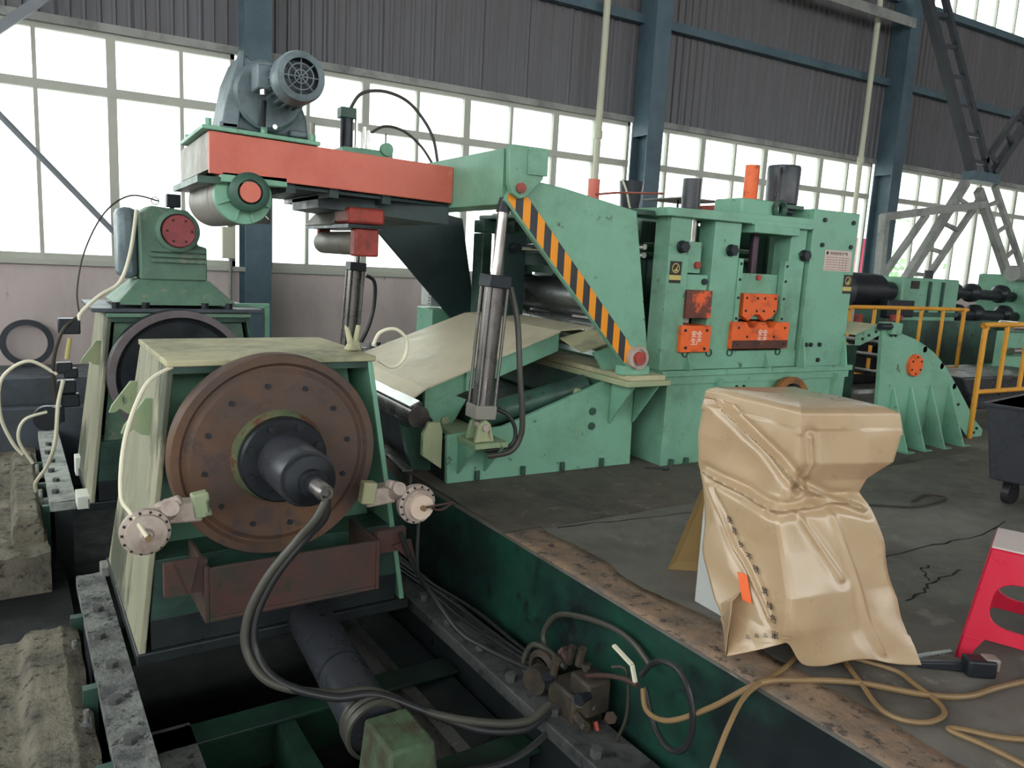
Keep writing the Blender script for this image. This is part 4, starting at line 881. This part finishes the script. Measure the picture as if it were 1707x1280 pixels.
# labels
y = YS-.0325
B().box(5.41, 5.75, y, y+.002, 1.545, 1.715).build('nameplate', 'plate', t)
text('全自动分条生产线', 'lettering', 'ink', t, (5.585,y-.001,1.688), (1,0,0), (0,0,1), .028)
B().cyl((5.44,y,1.69),(5.44,y-.0015,1.69), .014, n=16).build('logo_dot', 'ink', t)
for i in range(6): B().box(5.43, 5.58, y-.001, y, 1.655-i*.02, 1.6575-i*.02).box(5.60, 5.73, y-.001, y, 1.655-i*.02, 1.6575-i*.02).build('print_line', 'ink', t)
for i in range(3): B().box(5.60+i*.043, 5.602+i*.043, y-.001, y, 1.555, 1.66).build('print_line', 'ink', t)
def warnlabel(x, z, y):
    g = B().box(x-.055, x+.055, y, y+.002, z, z+.10).build('warning_label', 'platek', t)
    B().lathe((x,y,z+.05), (0,-1,0), [(.036,0),(.036,.001),(.030,.001),(.030,0)], n=24).build('label_ring', 'platey', g)
    B().prism([(x-.022,z+.03),(x+.0,z+.045),(x+.02,z+.075),(x+.012,z+.04),(x+.024,z+.03),(x-.004,z+.026)], 'y', y-.001, y).build('label_symbol', 'platey', g)
    B().box(x-.055, x+.055, y, y+.002, z-.035, z).build('label_strip', 'platey', g)
    B().box(x-.055, x+.055, y, y+.002, z-.058, z-.035).build('label_text_band', 'platek', g)
warnlabel(3.845, 1.45, YS-.002)
warnlabel(5.74, 1.42, YS-.0335)
# top equipment
B().box(4.50, 4.92, 4.36, 4.66, 1.93, 2.06).build('gear_case', 'green', t, bevel=.015)
B().cyl((4.72,4.5,2.05),(4.72,4.5,2.07), .08, n=24).build('tube_flange', 'orange', t)
B().cyl((4.72,4.5,2.06),(4.72,4.5,2.33), .056, n=24).build('screw_cover_tube', 'orange', t)
B().lathe((4.90,4.36,2.0), (0,-1,0), [(.075,0),(.075,.03),(.05,.04),(.03,.02),(.03,0)], n=28).build('bearing_flange', 'greend', t)
B().cyl((4.90,4.40,2.0),(5.1,4.40,1.99), .025, n=12).build('cross_shaft', 'black', t)
m_ = B().lathe((5.08,4.5,0), (0,0,1), [(0,2.04),(.10,2.04),(.128,2.06),(.132,2.34),(.125,2.36),(.08,2.365),(0,2.365)], n=40, closed=False).build('brake_motor', 'blacksh', t)
B().cyl((4.96,4.42,2.33),(5.0,4.45,2.33), .03, n=10).build('cable_box', 'black', m_)
B().tube([(4.96,4.42,2.33),(4.93,4.4,2.28),(4.92,4.4,2.2),(4.90,4.4,2.1)], .008, 8, 5).build('cable', 'rubber', m_)
B().box(4.95, 5.22, 4.38, 4.64, 2.02, 2.05).build('motor_plate', 'greend', t)
B().cyl((4.06,4.45,1.93),(4.06,4.45,2.16), .068, n=28).build('slide_cylinder', 'blacksh', t)
B().cyl((4.06,4.45,1.92),(4.06,4.45,1.945), .085, n=28).build('cylinder_flange', 'black', t)
b_ = B().lathe((4.16,5.3,0), (0,0,1), [(0,1.92),(.075,1.92),(.10,2.16),(.105,2.2),(0,2.2)], n=32, closed=False).build('rear_barrel', 'blacksh', t)
B().tube([(4.05,5.28,2.2),(4.04,5.2,2.1),(4.06,5.16,1.96),(4.14,5.14,1.92)], .009, 8, 5).build('hose', 'pipe', t)
B().box(4.3, 5.0, 5.2, 5.6, 1.94, 1.99).build('rear_beam', 'strip', t, bevel=.005)
B().box(4.46, 4.95, 5.0, 5.5, 2.08, 2.09).build('tray', 'truss', t)
B().cyl((4.6,5.2,1.98),(4.6,5.2,2.08), .01, n=8).cyl((4.8,5.2,1.98),(4.8,5.2,2.08), .02, n=8).build('tray_legs', 'black', t)
B().box(4.74, 5.0, 4.9, 5.2, 1.95, 2.04).build('rear_block', 'red', t, bevel=.006)
B().cyl((4.70,6.6,1.94),(4.70,6.6,2.35), .06, n=24).build('screw_cover_tube', 'orangebeam', t)
solo(B().tube([(3.30,4.6,1.99),(3.5,4.62,2.02),(4.0,4.7,2.06)], .008, 8, 1), 'copper_pipe', 'copper', 'thin copper pipe running from the arm to the shear top', 'pipe')
solo(B().box(3.46, 4.3, 4.72, 4.76, 1.905, 1.925), 'red_channel', 'copper', 'thin reddish flat bar behind the shear top beam', 'bar')
# rust ring
B().cyl((5.13,YS,.598),(5.13,YS-.13,.602), .014, n=10).build('hook_peg', 'black', t)
solo(B().lathe((5.13,YS-.06,.46), (0,-1,.1), [(.21,0),(.21,.045),(.155,.045),(.155,0)], n=48), 'rusty_ring', 'rustring', 'rusty brown steel ring hanging on the shear base behind the wrapped cabinet', 'ring')
# ================================================================== EXIT GUIDE (arched)
t = thing('exit_guide', 'green arched exit guide stand with orange cap and tapered ribs', 'machine', (6.8, 5.4, 0))
YE = 4.14
arch = [(6.2,0),(7.40,0),(7.41,.19),(7.66,.0),(7.9,.0),(7.9,.07),(7.72,.19),(7.57,.33),(7.37,.51),(7.14,.70),(7.02,.785),(6.89,.865),(6.75,.925),(6.6,.98),(6.34,1.045),(6.2,1.075),(6.1,1.08)]
for y in (YE, 6.7): B().prism(arch, 'y', y, y+.04).build('arch_plate', 'green', t, bevel=.004)
for x in (6.36, 6.62, 6.92, 7.22):
    B().hexa([(x-.02,YE-.22,0),(x+.0,YE-.22,0),(x+.0,YE,0),(x-.02,YE,0),(x-.02,YE-.012,.55),(x+.0,YE-.012,.55),(x+.0,YE,.55),(x-.02,YE,.55)]).build('tapered_rib', 'green', t, bevel=.003)
    B().box(x-.06, x+.06, YE-.24, YE, 0, .012).build('rib_foot', 'green', t)
cp = B().lathe((6.60,YE,.75), (0,-1,0), [(0,.035),(.095,.035),(.10,.03),(.10,0)], n=36, closed=False).build('bearing_cap', 'orange', t)
bolts(cp, [(6.60+.075*math.cos(a),YE-.035,.75+.075*math.sin(a)) for a in [2*PI*i/6+.5 for i in range(6)]], (0,-1,0), .010, .006, 'black', 'cap_bolt')
bolts(t, [(6.22,YE,1.02),(6.28,YE,1.02),(7.4,YE,.35),(7.36,YE,.28),(7.78,YE,.09),(7.74,YE,.05),(6.62,YE,.25)], (0,-1,0), .014, .012)
B().box(6.16, 6.3, YE-.05, YE+.1, 1.03, 1.13).build('bearing_block', 'green', t, bevel=.01)
B().hexa([(5.84,YE+.02,.93),(6.1,YE+.02,1.02),(6.1,YE+.06,1.02),(5.82,YE+.06,.93),(5.82,YE+.02,1.03),(6.1,YE+.02,1.11),(6.1,YE+.06,1.11),(5.82,YE+.06,1.03)]).build('bridge_side', 'green', t, bevel=.003)
bolts(t, [(5.86,YE+.02,.99),(5.94,YE+.02,1.02),(6.03,YE+.02,1.05)], (0,-1,0), .013, .01)
B().hexa([(5.8,YE+.05,1.02),(6.12,YE+.05,1.10),(6.12,6.7,1.10),(5.8,6.7,1.02),(5.8,YE+.05,1.03),(6.12,YE+.05,1.11),(6.12,6.7,1.11),(5.8,6.7,1.03)]).build('bridge_plate', 'dusty', t)
B().cyl((6.02,YE-.02,1.10),(6.2,YE-.02,1.10), .03, n=16).build('stub_shaft', 'black', t)
B().box(6.0, 6.2, YE+.3, 6.6, .1, .9).build('inner_frame', 'greend', t)
B().box(5.95, 6.22, YE+.06, YE+.1, .5, .53).build('inner_bar', 'truss', t)
for x, z in ((6.75,.89),(7.05,.73),(7.3,.53)): B().cyl((x,YE-.0,z),(x,6.7,z), .03, n=14).build('guide_roller', 'tube', t)

# ================================================================== RAILINGS
def railing(y, x0, x1, zt, n, lab, zb=.0, mid=None, closed_l=False):
    t = thing('guard_rail', lab, 'railing', ((x0+x1)/2, y, 0))
    r = .026
    B().tube([(x0,y,zb),(x0,y,zt-.1),(x0+.03,y,zt-.03),(x0+.1,y,zt),(x1-.1,y,zt),(x1-.03,y,zt-.03),(x1,y,zt-.1),(x1,y,zb)], r, 10, 3).build('frame_tube', 'yellow', t)
    zz = zb if mid is None else mid
    if mid is not None: B().cyl((x0,y,mid),(x1,y,mid), r*.9, n=10).build('lower_rail', 'yellow', t)
    for i in range(1, n):
        x = x0+(x1-x0)*i/n; B().cyl((x,y,zz),(x,y,zt), r*.85, n=10).build('baluster', 'yellow', t)
    return t
railing(6.0, 8.15, 10.55, 1.15, 5, 'ochre yellow guard rail with six posts behind the arched exit guide', .0, .35)
railing(4.13, 7.66, 9.6, 1.12, 5, 'nearer ochre yellow guard rail at the right edge of the picture', .0, .46)
# ================================================================== FAR RIGHT DRIVE
t = thing('drive_gearbox', 'green drive gearbox with drive shafts behind the guard rail', 'gearbox', (11.8, 7.4, 0))
B().box(11.1, 12.6, 7.3, 8.2, .3, 1.55).build('gear_case', 'green', t, bevel=.03)
B().box(11.05, 12.65, 7.28, 8.25, .95, 1.02).build('case_flange', 'greend', t, bevel=.01)
for x in (11.75, 12.1): B().box(x, x+.04, 7.26, 7.3, 1.02, 1.5).build('case_rib', 'greend', t)
B().cyl((12.2,7.6,1.55),(12.2,7.6,1.68), .07, n=12).build('breather', 'black', t)
B().box(11.3, 11.5, 7.285, 7.3, 1.38, 1.5).build('label', 'platek', t)
B().cyl((12.6,7.55,1.35),(12.75,7.55,1.35), .2, n=24).build('output_flange', 'black', t)
t = thing('drive_motor', 'dark electric drive motor left of the green gearbox', 'motor', (10.3, 7.5, 0))
B().cyl((9.9,7.5,1.32),(10.7,7.5,1.32), .26, n=28).build('motor_body', 'black', t)
B().cyl((10.7,7.5,1.32),(11.08,7.5,1.32), .15, n=20).build('coupling', 'black', t)
B().cyl((9.6,7.5,1.3),(9.9,7.5,1.3), .3, n=28).build('fan_cowl', 'blacksh', t)
B().box(9.7, 11.0, 7.2, 7.9, .3, 1.05).build('motor_base', 'greend', t, bevel=.02)
B().box(10.5, 11.15, 7.1, 7.25, .95, 1.2).build('switch_box', 'black', t, bevel=.01)
for k, (z, y) in enumerate(((1.35, 7.55), (1.0, 7.45))):
    t = thing('drive_shaft', ['upper dark universal drive shaft at the far right', 'lower dark universal drive shaft at the far right'][k], 'shaft', (13.5, y, z-.2), 0, 'drive shafts')
    B().cyl((12.7,y,z),(14.8,y,z-.05), .09, n=16).build('shaft_tube', 'black', t)
    for x in (12.85, 13.4, 14.3): B().lathe((x,y,z), (1,0,0), [(0,-.12),(.1,-.12),(.16,-.05),(.16,.05),(.1,.12),(0,.12)], n=16, closed=False).build('joint', 'black', t)
# floor clutter under gearbox: green pumps, red valves
t = thing('pump_unit', 'dark pump unit with red valves below the gearbox', 'pump', (10.2, 6.8, 0))
B().box(9.2, 11.6, 6.9, 7.15, 0, .85).build('tank', 'black', t, bevel=.02)
for x in (9.5, 10.4): B().cyl((x,6.88,.85),(x,6.88,1.0), .09, n=16).build('valve', 'red', t)
B().cyl((9.0,6.8,.8),(9.0,6.8,1.1), .2, n=20).build('white_tank', 'cabinet', t)
solo(B().box(8.2, 8.7, 6.6, 7.0, .0, 1.0), 'plastic_crate', 'red', 'orange red crate behind the left end of the far guard rail', 'crate', bevel=.02)
# far roller table at right edge
t = thing('roller_table', 'green roller table with chrome rolls at the right edge behind the rail', 'conveyor', (11, 5.4, 0))
B().box(9.9, 14, 5.1, 5.2, .3, .95).build('side_frame', 'green', t, bevel=.01)
B().box(9.9, 14, 6.5, 6.6, .3, .95).build('side_frame', 'greend', t, bevel=.01)
for x in (12.4, 13.2): B().cyl((x,5.22,.9),(x,6.48,.9), .08, n=16).build('chrome_roll', 'chrome', t)
B().cyl((9.9,5.05,1.0),(14,5.05,1.0), .05, n=16).cyl((9.9,5.0,.72),(14,5.0,.72), .045, n=16).build('guide_bar', 'chrome', t)
for x in (10.0, 12.0, 13.8): B().box(x, x+.1, 5.1, 5.2, 0, .3).build('leg', 'greend', t)
t = thing('mill_stand', 'green mill stand at the right edge beyond the drive shafts', 'machine', (15.2, 7.5, 0))
B().box(14.7, 16, 7.0, 8.2, 0, 1.7).build('housing', 'green', t, bevel=.03)
B().cyl((14.3,7.4,1.72),(16,7.4,1.75), .14, n=18).build('duct', 'truss', t)
# ================================================================== LATTICE TRUSS
YT = 8.8
def lattice(p, q, r, s, n, lab, m):
    """two chords p-q and r-s with rungs"""
    t = thing('lattice_strut', lab, 'truss', ((p[0]+q[0])/2, YT, min(p[1], q[1])), 0, 'lattice truss struts')
    P = lambda a: Vector((a[0], YT, a[1]))
    B().bar(P(p), P(q), .13, .15).build('chord', m, t); B().bar(P(r), P(s), .09, .10).build('chord', m, t)
    for i in range(n):
        f = (i+.6)/n; a = P(p).lerp(P(q), f); c = P(r).lerp(P(s), f); B().bar(a, c, .06, .07).build('rung', m, t)
lattice((12.6,6.8),(15.04,3.62),(13.1,6.9),(15.64,3.62), 7, 'dark lattice strut rising to the upper left from the truss node', 'trussd')
lattice((17.6,5.8),(15.76,3.64),(17.5,6.2),(15.40,3.80), 5, 'dark lattice strut rising to the upper right from the truss node', 'trussd')
lattice((14.9,3.4),(13.0,.95),(15.5,3.2),(13.6,1.0), 5, 'pale lattice leg sloping down to the lower left from the truss node', 'truss')
lattice((15.35,3.3),(17.7,.8),(15.88,3.42),(18.0,1.2), 5, 'pale lattice leg sloping down to the lower right from the truss node', 'truss')
solo(B().box(14.95, 15.85, YT-.12, YT+.12, 3.45, 3.62), 'truss_node', 'blue', 'blue grey gusset box joining the four lattice struts', 'truss')
t = thing('pipe_frame', 'grey welded gantry frame with diagonal brace behind the shear tower', 'frame', (12.4, YT-.2, 0))
B().bar((12.27,YT-.2,2.56),(15.3,YT-.2,3.02), .12, .13).build('beam', 'truss', t)
B().bar((12.3,YT-.2,2.6),(12.45,YT-.2,.0), .13, .13).build('post', 'truss', t)
B().bar((13.5,YT-.2,2.7),(12.42,YT-.2,1.5), .09, .1).build('brace', 'truss', t)

# ================================================================== CART
FR[0] = Matrix.Translation((.10, -.06, 0))
t = thing('scrap_cart', 'dark grey steel cart on casters cut by the right picture edge', 'cart', (5.9, 2.5, 0))
B().hexa([(5.42,2.86,.17),(5.62,2.0,.17),(6.6,2.2,.17),(6.4,3.05,.17),(5.36,2.92,.70),(5.58,1.94,.70),(6.66,2.16,.70),(6.46,3.12,.70)]).build('tub', 'blacksh', t, bevel=.01)
B().hexa([(5.34,2.94,.68),(5.57,1.92,.68),(6.68,2.14,.68),(6.48,3.14,.68),(5.34,2.94,.70),(5.57,1.92,.70),(6.68,2.14,.70),(6.48,3.14,.70)]).build('rim', 'black', t)
for x, y in ((5.56,2.78),(5.72,2.2),(6.3,2.9),(6.4,2.3)):
    c_ = B().cyl((x,y-.025,.075),(x,y+.025,.075), .075, n=20).build('caster_wheel', 'rubber', t)
    B().box(x-.03, x+.03, y-.04, y+.04, .12, .17).build('caster_fork', 'black', t)
FR[0] = Matrix.Identity(4)
t = thing('steel_trough', 'dark curved steel trough behind the cart', 'trough', (8.6, 4.6, 0))
B().prism([(7.9,.55),(9.8,.55),(9.8,.2),(8.2,.2),(8.0,.4)], 'y', 4.4, 5.0).build('body', 'blacksh', t, bevel=.02)
B().box(8.2, 8.3, 4.5, 4.9, 0, .2).box(9.5, 9.6, 4.5, 4.9, 0, .2).build('foot', 'black', t)

# ================================================================== WRAPPED CABINET
t = thing('control_cabinet', 'grey white control cabinet hidden under the tan plastic sheet', 'cabinet', (2.6, 2.1, 0))
FR[0] = Matrix.Identity(4)
B().prism([(2.44,2.42),(2.44,2.04),(2.68,1.98),(2.78,2.32)], 'z', 0, .72).build('pedestal', 'cabinet', t, bevel=.006)
B().prism([(2.44,2.37),(2.44,1.98),(2.72,1.90),(2.78,2.28)], 'z', .72, .975).build('desk_head', 'cabinet', t, bevel=.01)
solo(B().hexa([(2.58,2.76,.0),(2.86,2.58,.0),(2.865,2.585,.0),(2.585,2.765,.0),(2.50,2.50,.5),(2.74,2.42,.5),(2.745,2.425,.5),(2.505,2.505,.5)]), 'cardboard_sheet', 'card', 'brown cardboard sheet leaning behind the wrapped cabinet', 'cardboard')
rings = [  # z, L, F, R, B corner points (x, y)
 (1.005, (2.40,2.38), (2.40,1.93), (2.76,1.82), (2.82,2.31)),
 (.99, (2.375,2.41), (2.37,1.895), (2.79,1.775), (2.85,2.335)),
 (.90, (2.37,2.42), (2.365,1.885), (2.80,1.755), (2.86,2.34)),
 (.80, (2.36,2.42), (2.36,1.87), (2.785,1.75), (2.86,2.34)),
 (.72, (2.36,2.41), (2.36,1.90), (2.73,1.82), (2.84,2.34)),
 (.66, (2.36,2.41), (2.355,1.91), (2.71,1.845), (2.83,2.34)),
 (.60, (2.36,2.39), (2.33,1.92), (2.74,1.81), (2.83,2.34)),
 (.45, (2.34,2.34), (2.32,1.86), (2.79,1.76), (2.84,2.34)),
 (.30, (2.29,2.24), (2.30,1.79), (2.82,1.72), (2.85,2.34)),
 (.18, (2.25,2.13), (2.285,1.78), (2.82,1.67), (2.86,2.33)),
 (.10, (2.22,2.05), (2.29,1.79), (2.83,1.63), (2.86,2.32)),
 (.02, (2.18,1.96), (2.30,1.80), (2.845,1.585), (2.87,2.31))]
def ring_at(s):
    for a, c in zip(rings, rings[1:]):
        if a[0] >= s >= c[0]:
            f = (a[0]-s)/(a[0]-c[0]); return [Vector((a[i][0]*(1-f)+c[i][0]*f, a[i][1]*(1-f)+c[i][1]*f)) for i in (1,2,3,4)]
    return [Vector(q) for q in rings[-1][1:]]
b = B(); NU, NV = 320, 170
def cov(u, v):
    z = 1.005-.985*v; L_, F_, R_, K_ = ring_at(max(.02, z))
    q = (u*4) % 4; i = int(q); f = q-i; C4 = [L_, F_, R_, K_]
    p = C4[i].lerp(C4[(i+1) % 4], f)
    ctr = (L_+F_+R_+K_)/4; d = (p-ctr).normalized()
    e = min(f, 1-f)
    bul = .0
    n1 = noise.noise(Vector((p.x*5, p.y*5, z*4.5)))
    ridge = 1-abs(noise.noise(Vector((p.x*3.5+9, p.y*3.5, z*3+p.x*4))))
    amp = .02 if v > .08 else .006
    p = p+d*(amp*n1+.022*(ridge-.8)*(1 if v > .08 else .2)-.02*max(0, (.05-e))*8*(1 if .1 < v < .9 else .3))
    # diagonal folds radiating from the pinched knot on the front
    if i in (0, 1) and v > .05:
        kx = 1.15; s_ = (i+f)
        for (sx, sz, ex, ez, h) in ((.05,.99,1.15,.70,.022),(1.15,.70,1.9,.60,.016),(.1,.64,.9,.60,.018),(.9,.60,1.8,.64,.016),(1.15,.7,1.1,.9,.012),(.15,.58,.75,.2,.009),(1.2,.60,1.5,.35,.007),(1.55,.58,1.75,.06,.006)):
            dx, dz = ex-sx, (ez-sz)*2.2; px_, pz_ = s_-sx, (z-sz)*2.2
            tt = max(0, min(1, (px_*dx+pz_*dz)/(dx*dx+dz*dz))); dd = math.hypot(px_-tt*dx, pz_-tt*dz)
            p = p+d*h*(math.exp(-(dd/.022)**2)-.9*math.exp(-((dd-.05)/.035)**2))
    zz = z
    # hem lifted between the corners
    if v > .86:
        k = (v-.86)/.14
        if i == 1: zz += k*(.10*math.exp(-(f/.10)**2)+.035*math.exp(-((f-.55)/.2)**2))
        if i == 0: zz += k*.10*f
        zz += 0
        if i == 3: zz += k*.22*min(1, f*2.5)
    return (p.x, p.y, max(.008, zz+.006*n1*(0 if v > .97 else 1)))
vs_ = []; fs_ = []
for j in range(NV+1):
    for i in range(NU): vs_.append(cov(i/NU, j/NV))
for j in range(NV):
    for i in range(NU): fs_.append((j*NU+i, j*NU+(i+1) % NU, (j+1)*NU+(i+1) % NU, (j+1)*NU+i))
b.add(vs_, fs_)
o0 = len(b.v); cc = sum((Vector(q) for q in vs_[:NU]), Vector())/NU
b.v.append(cc+Vector((0,0,.004))); b.f += [(o0, (i+1) % NU, i) for i in range(NU)]
cvr = thing('plastic_cover', 'creased tan plastic sheet wrapped over the cabinet with printed characters', 'cover', (2.6, 2.1, 0))
sh = b.build('sheet', 'cover', cvr, ang=55)
so = sh.modifiers.new('thick', 'SOLIDIFY'); so.thickness = .003
# printed band of characters on the lower left face of the sheet
def onleft(f, z, out=.012):
    v = (1.005-z)/.985; p = Vector(cov(f/4, v)); q = Vector(cov(f/4+.02, v)); r_ = Vector(cov(f/4, min(1, v+.03)))
    ux = (q-p).normalized(); uy = (p-r_).normalized(); n_ = ux.cross(uy).normalized()
    return p+n_*out, ux, uy
for k, (ch, f, z) in enumerate((('张', .42, .49), ('育', .48, .455), ('乡', .54, .42), ('不', .60, .385), ('锈', .66, .35), ('筑', .74, .29), ('绿', .80, .25), ('色', .84, .205), ('米', .86, .13))):
    p, ux, uy = onleft(f, z); text(ch, 'printed_character', 'ink', cvr, p, ux, uy, .032)
for k in range(4):
    p, ux, uy = onleft(.45+.13*k, .075+.012*k); text('品', 'printed_character', 'ink', cvr, p, ux, uy, .018)
p, ux, uy = onleft(.5, .27); X_ = ux*.02; Y_ = uy*.055; n_ = ux.cross(uy)*.003
B().hexa([p-X_-Y_, p+X_-Y_, p+X_-Y_+n_, p-X_-Y_+n_, p-X_+Y_, p+X_+Y_, p+X_+Y_+n_, p-X_+Y_+n_]).build('orange_print', 'orange', cvr)

# ================================================================== RED STOOL
t = thing('plastic_stool', 'red plastic stool with paper on its seat at the right edge', 'stool', (3.365, 1.48, 0))
FR[0] = Matrix.Translation((3.365, 1.48, 0)) @ Matrix.Rotation(math.radians(-66), 4, 'Z')
H = .46; W0, W1 = .155, .215
def legp(sx, sy, z): 
    w_ = W1+(W0-W1)*z/H; return Vector((sx*w_, sy*w_, z))
def stool_side(u, z, y0=0):   # u -1..1 across, z height -> point on the -y flank
    w_ = W1+(W0-W1)*z/H; return (u*w_, -w_+y0, z)
def rr(cu, cz, hu, hz, r, n=32):
    out = []
    for i in range(n):
        a = 2*PI*i/n+PI/4; c_, s_ = math.cos(a), math.sin(a)
        e_ = 3.2; den = (abs(c_)**e_+abs(s_)**e_)**(1/e_); out.append((cu+hu*c_/den, cz+hz*s_/den))
    return out
for a in range(4):
    Rz = Matrix.Rotation(a*PI/2, 4, 'Z'); n = 32
    # flank panel with a rounded window between seat and stretcher
    inn = rr(0, .25, .66, .092, 0); out = []
    for i in range(n):
        an = 2*PI*i/n+PI/4; c_, s_ = math.cos(an), math.sin(an); k_ = max(abs(c_), abs(s_)); out.append((c_/k_, .28+.18*s_/k_))
    b = B(); vs_ = []
    for th_ in (0, .012):
        vs_ += [stool_side(u, z, th_) for u, z in out]+[stool_side(u, z, th_) for u, z in inn]
    fs_ = []
    for i in range(n):
        j = (i+1) % n
        fs_ += [(i, j, n+j, n+i), (2*n+i, 3*n+i, 3*n+j, 2*n+j), (i, 2*n+i, 2*n+j, j), (n+i, n+j, 3*n+j, 3*n+i)]
    b.add([Rz @ Vector(q) for q in vs_], fs_); b.build('side_panel', 'redplastic', t, bevel=.003, ang=30)
    # two lower leg webs
    for sg in (-1, 1):
        q = [(sg*1, 0), (sg*.76, 0), (sg*.72, .05), (sg*.60, .102), (sg*1, .102)]
        vs_ = [stool_side(u, z, th_) for th_ in (0, .012) for u, z in q]; m5 = 5
        b = B().add([Rz @ Vector(v_) for v_ in vs_], [tuple(range(5)), tuple(range(9, 4, -1))]+[(i, i+5, (i+1) % 5+5, (i+1) % 5) for i in range(5)])
        b.build('leg', 'redplastic', t, bevel=.003)
B().box(-W0, W0, -W0, W0, H-.012, H+.004).build('seat', 'redplastic', t, bevel=.01)
FR[0] = FR[0]
solo(B().box(-W0+.005, W0-.005, -W0+.005, W0-.005, H+.0045, H+.012), 'paper_sheet', 'tan', 'pale sheet lying on the seat of the red stool', 'paper', bevel=.002)
FR[0] = Matrix.Identity(4)
# ================================================================== FLOOR CLUTTER
hose([(1.78,1.62,-.14),(1.9,1.67,-.03),(2.06,1.74,.015),(2.3,1.80,.012),(2.50,1.86,.014),(2.58,1.83,.012),(2.60,1.76,.012),(2.52,1.62,.012),(2.43,1.48,.012),(2.43,1.40,.012),(2.50,1.345,.012),(2.60,1.345,.012),(2.66,1.40,.012),(2.70,1.52,.012),(2.72,1.62,.012),(2.62,1.80,.012)], .0095, 'brownrope', 'tan air hose looping over the pit edge in front of the wrapped cabinet', n=8)
hose([(1.98,2.2,-.2),(1.95,2.13,-.25),(1.98,2.03,-.24),(2.06,1.9,-.13),(2.15,1.77,.015),(2.32,1.72,.012),(2.5,1.62,.012),(2.66,1.46,.012),(2.8,1.38,.012),(3.0,1.36,.012),(3.4,1.3,.012)], .011, 'brownrope', 'tan hose reaching from the pit valve across the kerb to the right', n=8)
hose([(2.9,1.05,.012),(2.68,1.16,.012),(2.58,1.26,.012),(2.54,1.29,.012),(2.53,1.27,.012),(2.55,1.2,.012),(2.565,1.1,.012),(2.57,.95,.012)], .0095, 'brownrope', 'tan hose bend lying in the bottom right corner of the floor', n=8)
hose([(4.2,3.3,.012),(4.6,3.05,.012),(4.9,2.9,.012),(5.3,2.95,.012),(5.2,3.05,.012),(4.95,2.98,.012)], .008, 'cable', 'thin dark cable lying on the floor left of the cart', 'cable', n=6)
hose([(3.70,4.3,.012),(3.8,4.25,.012),(3.86,4.22,.012),(3.8,4.2,.012)], .012, 'rubber', 'short dark hose end on the floor between entry table and shear', n=6)
t = thing('ground_clamp', 'dark steel welding clamp lying on the floor beside the cover hem', 'clamp', (2.95, 1.5, 0))
B().hexa([(2.84,1.59,.005),(2.98,1.49,.005),(3.0,1.515,.005),(2.86,1.615,.005),(2.84,1.59,.03),(2.98,1.49,.045),(3.0,1.515,.045),(2.86,1.615,.03)]).build('jaw', 'black', t, bevel=.006)
B().bar((2.84,1.63,.03),(3.0,1.56,.055), .02, .01).build('handle', 'steel', t)
B().bar((2.97,1.49,.04),(3.06,1.43,.04), .07, .07).build('body', 'black', t, bevel=.01)
B().bar((3.03,1.455,.055),(3.075,1.425,.055), .055, .05).build('brass_end', 'greyarm', t, bevel=.006)
# cracks in the floor
def crack(path, nm='floor_crack'):
    b = B(); P = []
    for i, (x, y) in enumerate(path):
        P.append(Vector((x, y, .0015)))
    Q = []
    for a, c in zip(P, P[1:]):
        for k in range(5): 
            q = a.lerp(c, k/5); q += Vector((random.uniform(-.015,.015), random.uniform(-.015,.015), 0)); Q.append(q)
    Q.append(P[-1]); vs_ = []
    for i, q in enumerate(Q):
        d = (Q[min(i+1,len(Q)-1)]-Q[max(i-1,0)]).normalized(); nn = Vector((-d.y, d.x, 0))*random.uniform(.003,.008)
        vs_ += [q-nn, q+nn]
    b.add(vs_, [(2*i, 2*i+2, 2*i+3, 2*i+1) for i in range(len(Q)-1)])
    o = b.build(nm, 'pit', floor); return o
crack([(3.41,2.02),(3.60,2.04),(3.75,2.10),(3.91,2.11),(4.06,2.13)]); crack([(3.75,2.10),(3.85,2.22),(3.95,2.24)]); crack([(3.6,2.42),(3.9,2.42),(4.3,2.42),(4.68,2.40),(5.2,2.5)]); crack([(2.37,3.48),(2.8,3.45),(3.55,3.37)])
# outdoors seen through glass
t = solo(B().box(16.2, 17.1, 12.2, 12.26, -.3, 2.45), 'pink_panel', 'pink', 'pink hoarding panel outside the window right of the shear tower', 'panel')
bsh = B()
for i in range(140):
    a = Vector((random.gauss(0,.5), random.gauss(0,.4), random.gauss(0,.55)))
    c_ = Vector((18.95,12.6,1.55))+a; u_ = Vector((random.uniform(-1,1),random.uniform(-1,1),random.uniform(-1,1))).normalized()*.14; w_ = u_.orthogonal().normalized()*.08
    o_ = len(bsh.v); bsh.v += [c_-u_, c_+w_, c_+u_, c_-w_]; bsh.f.append((o_,o_+1,o_+2,o_+3))
bu = thing('bush', 'fresh green bush outside the window beyond the gearbox', 'bush', (18.95,12.6,-.3))
bsh.build('foliage', 'leaf', bu, smooth=False)['kind'] = 'stuff'
B().cyl((18.95,12.6,-.3),(18.95,12.6,1.2), .06, n=8).build('stem', 'card', bu)
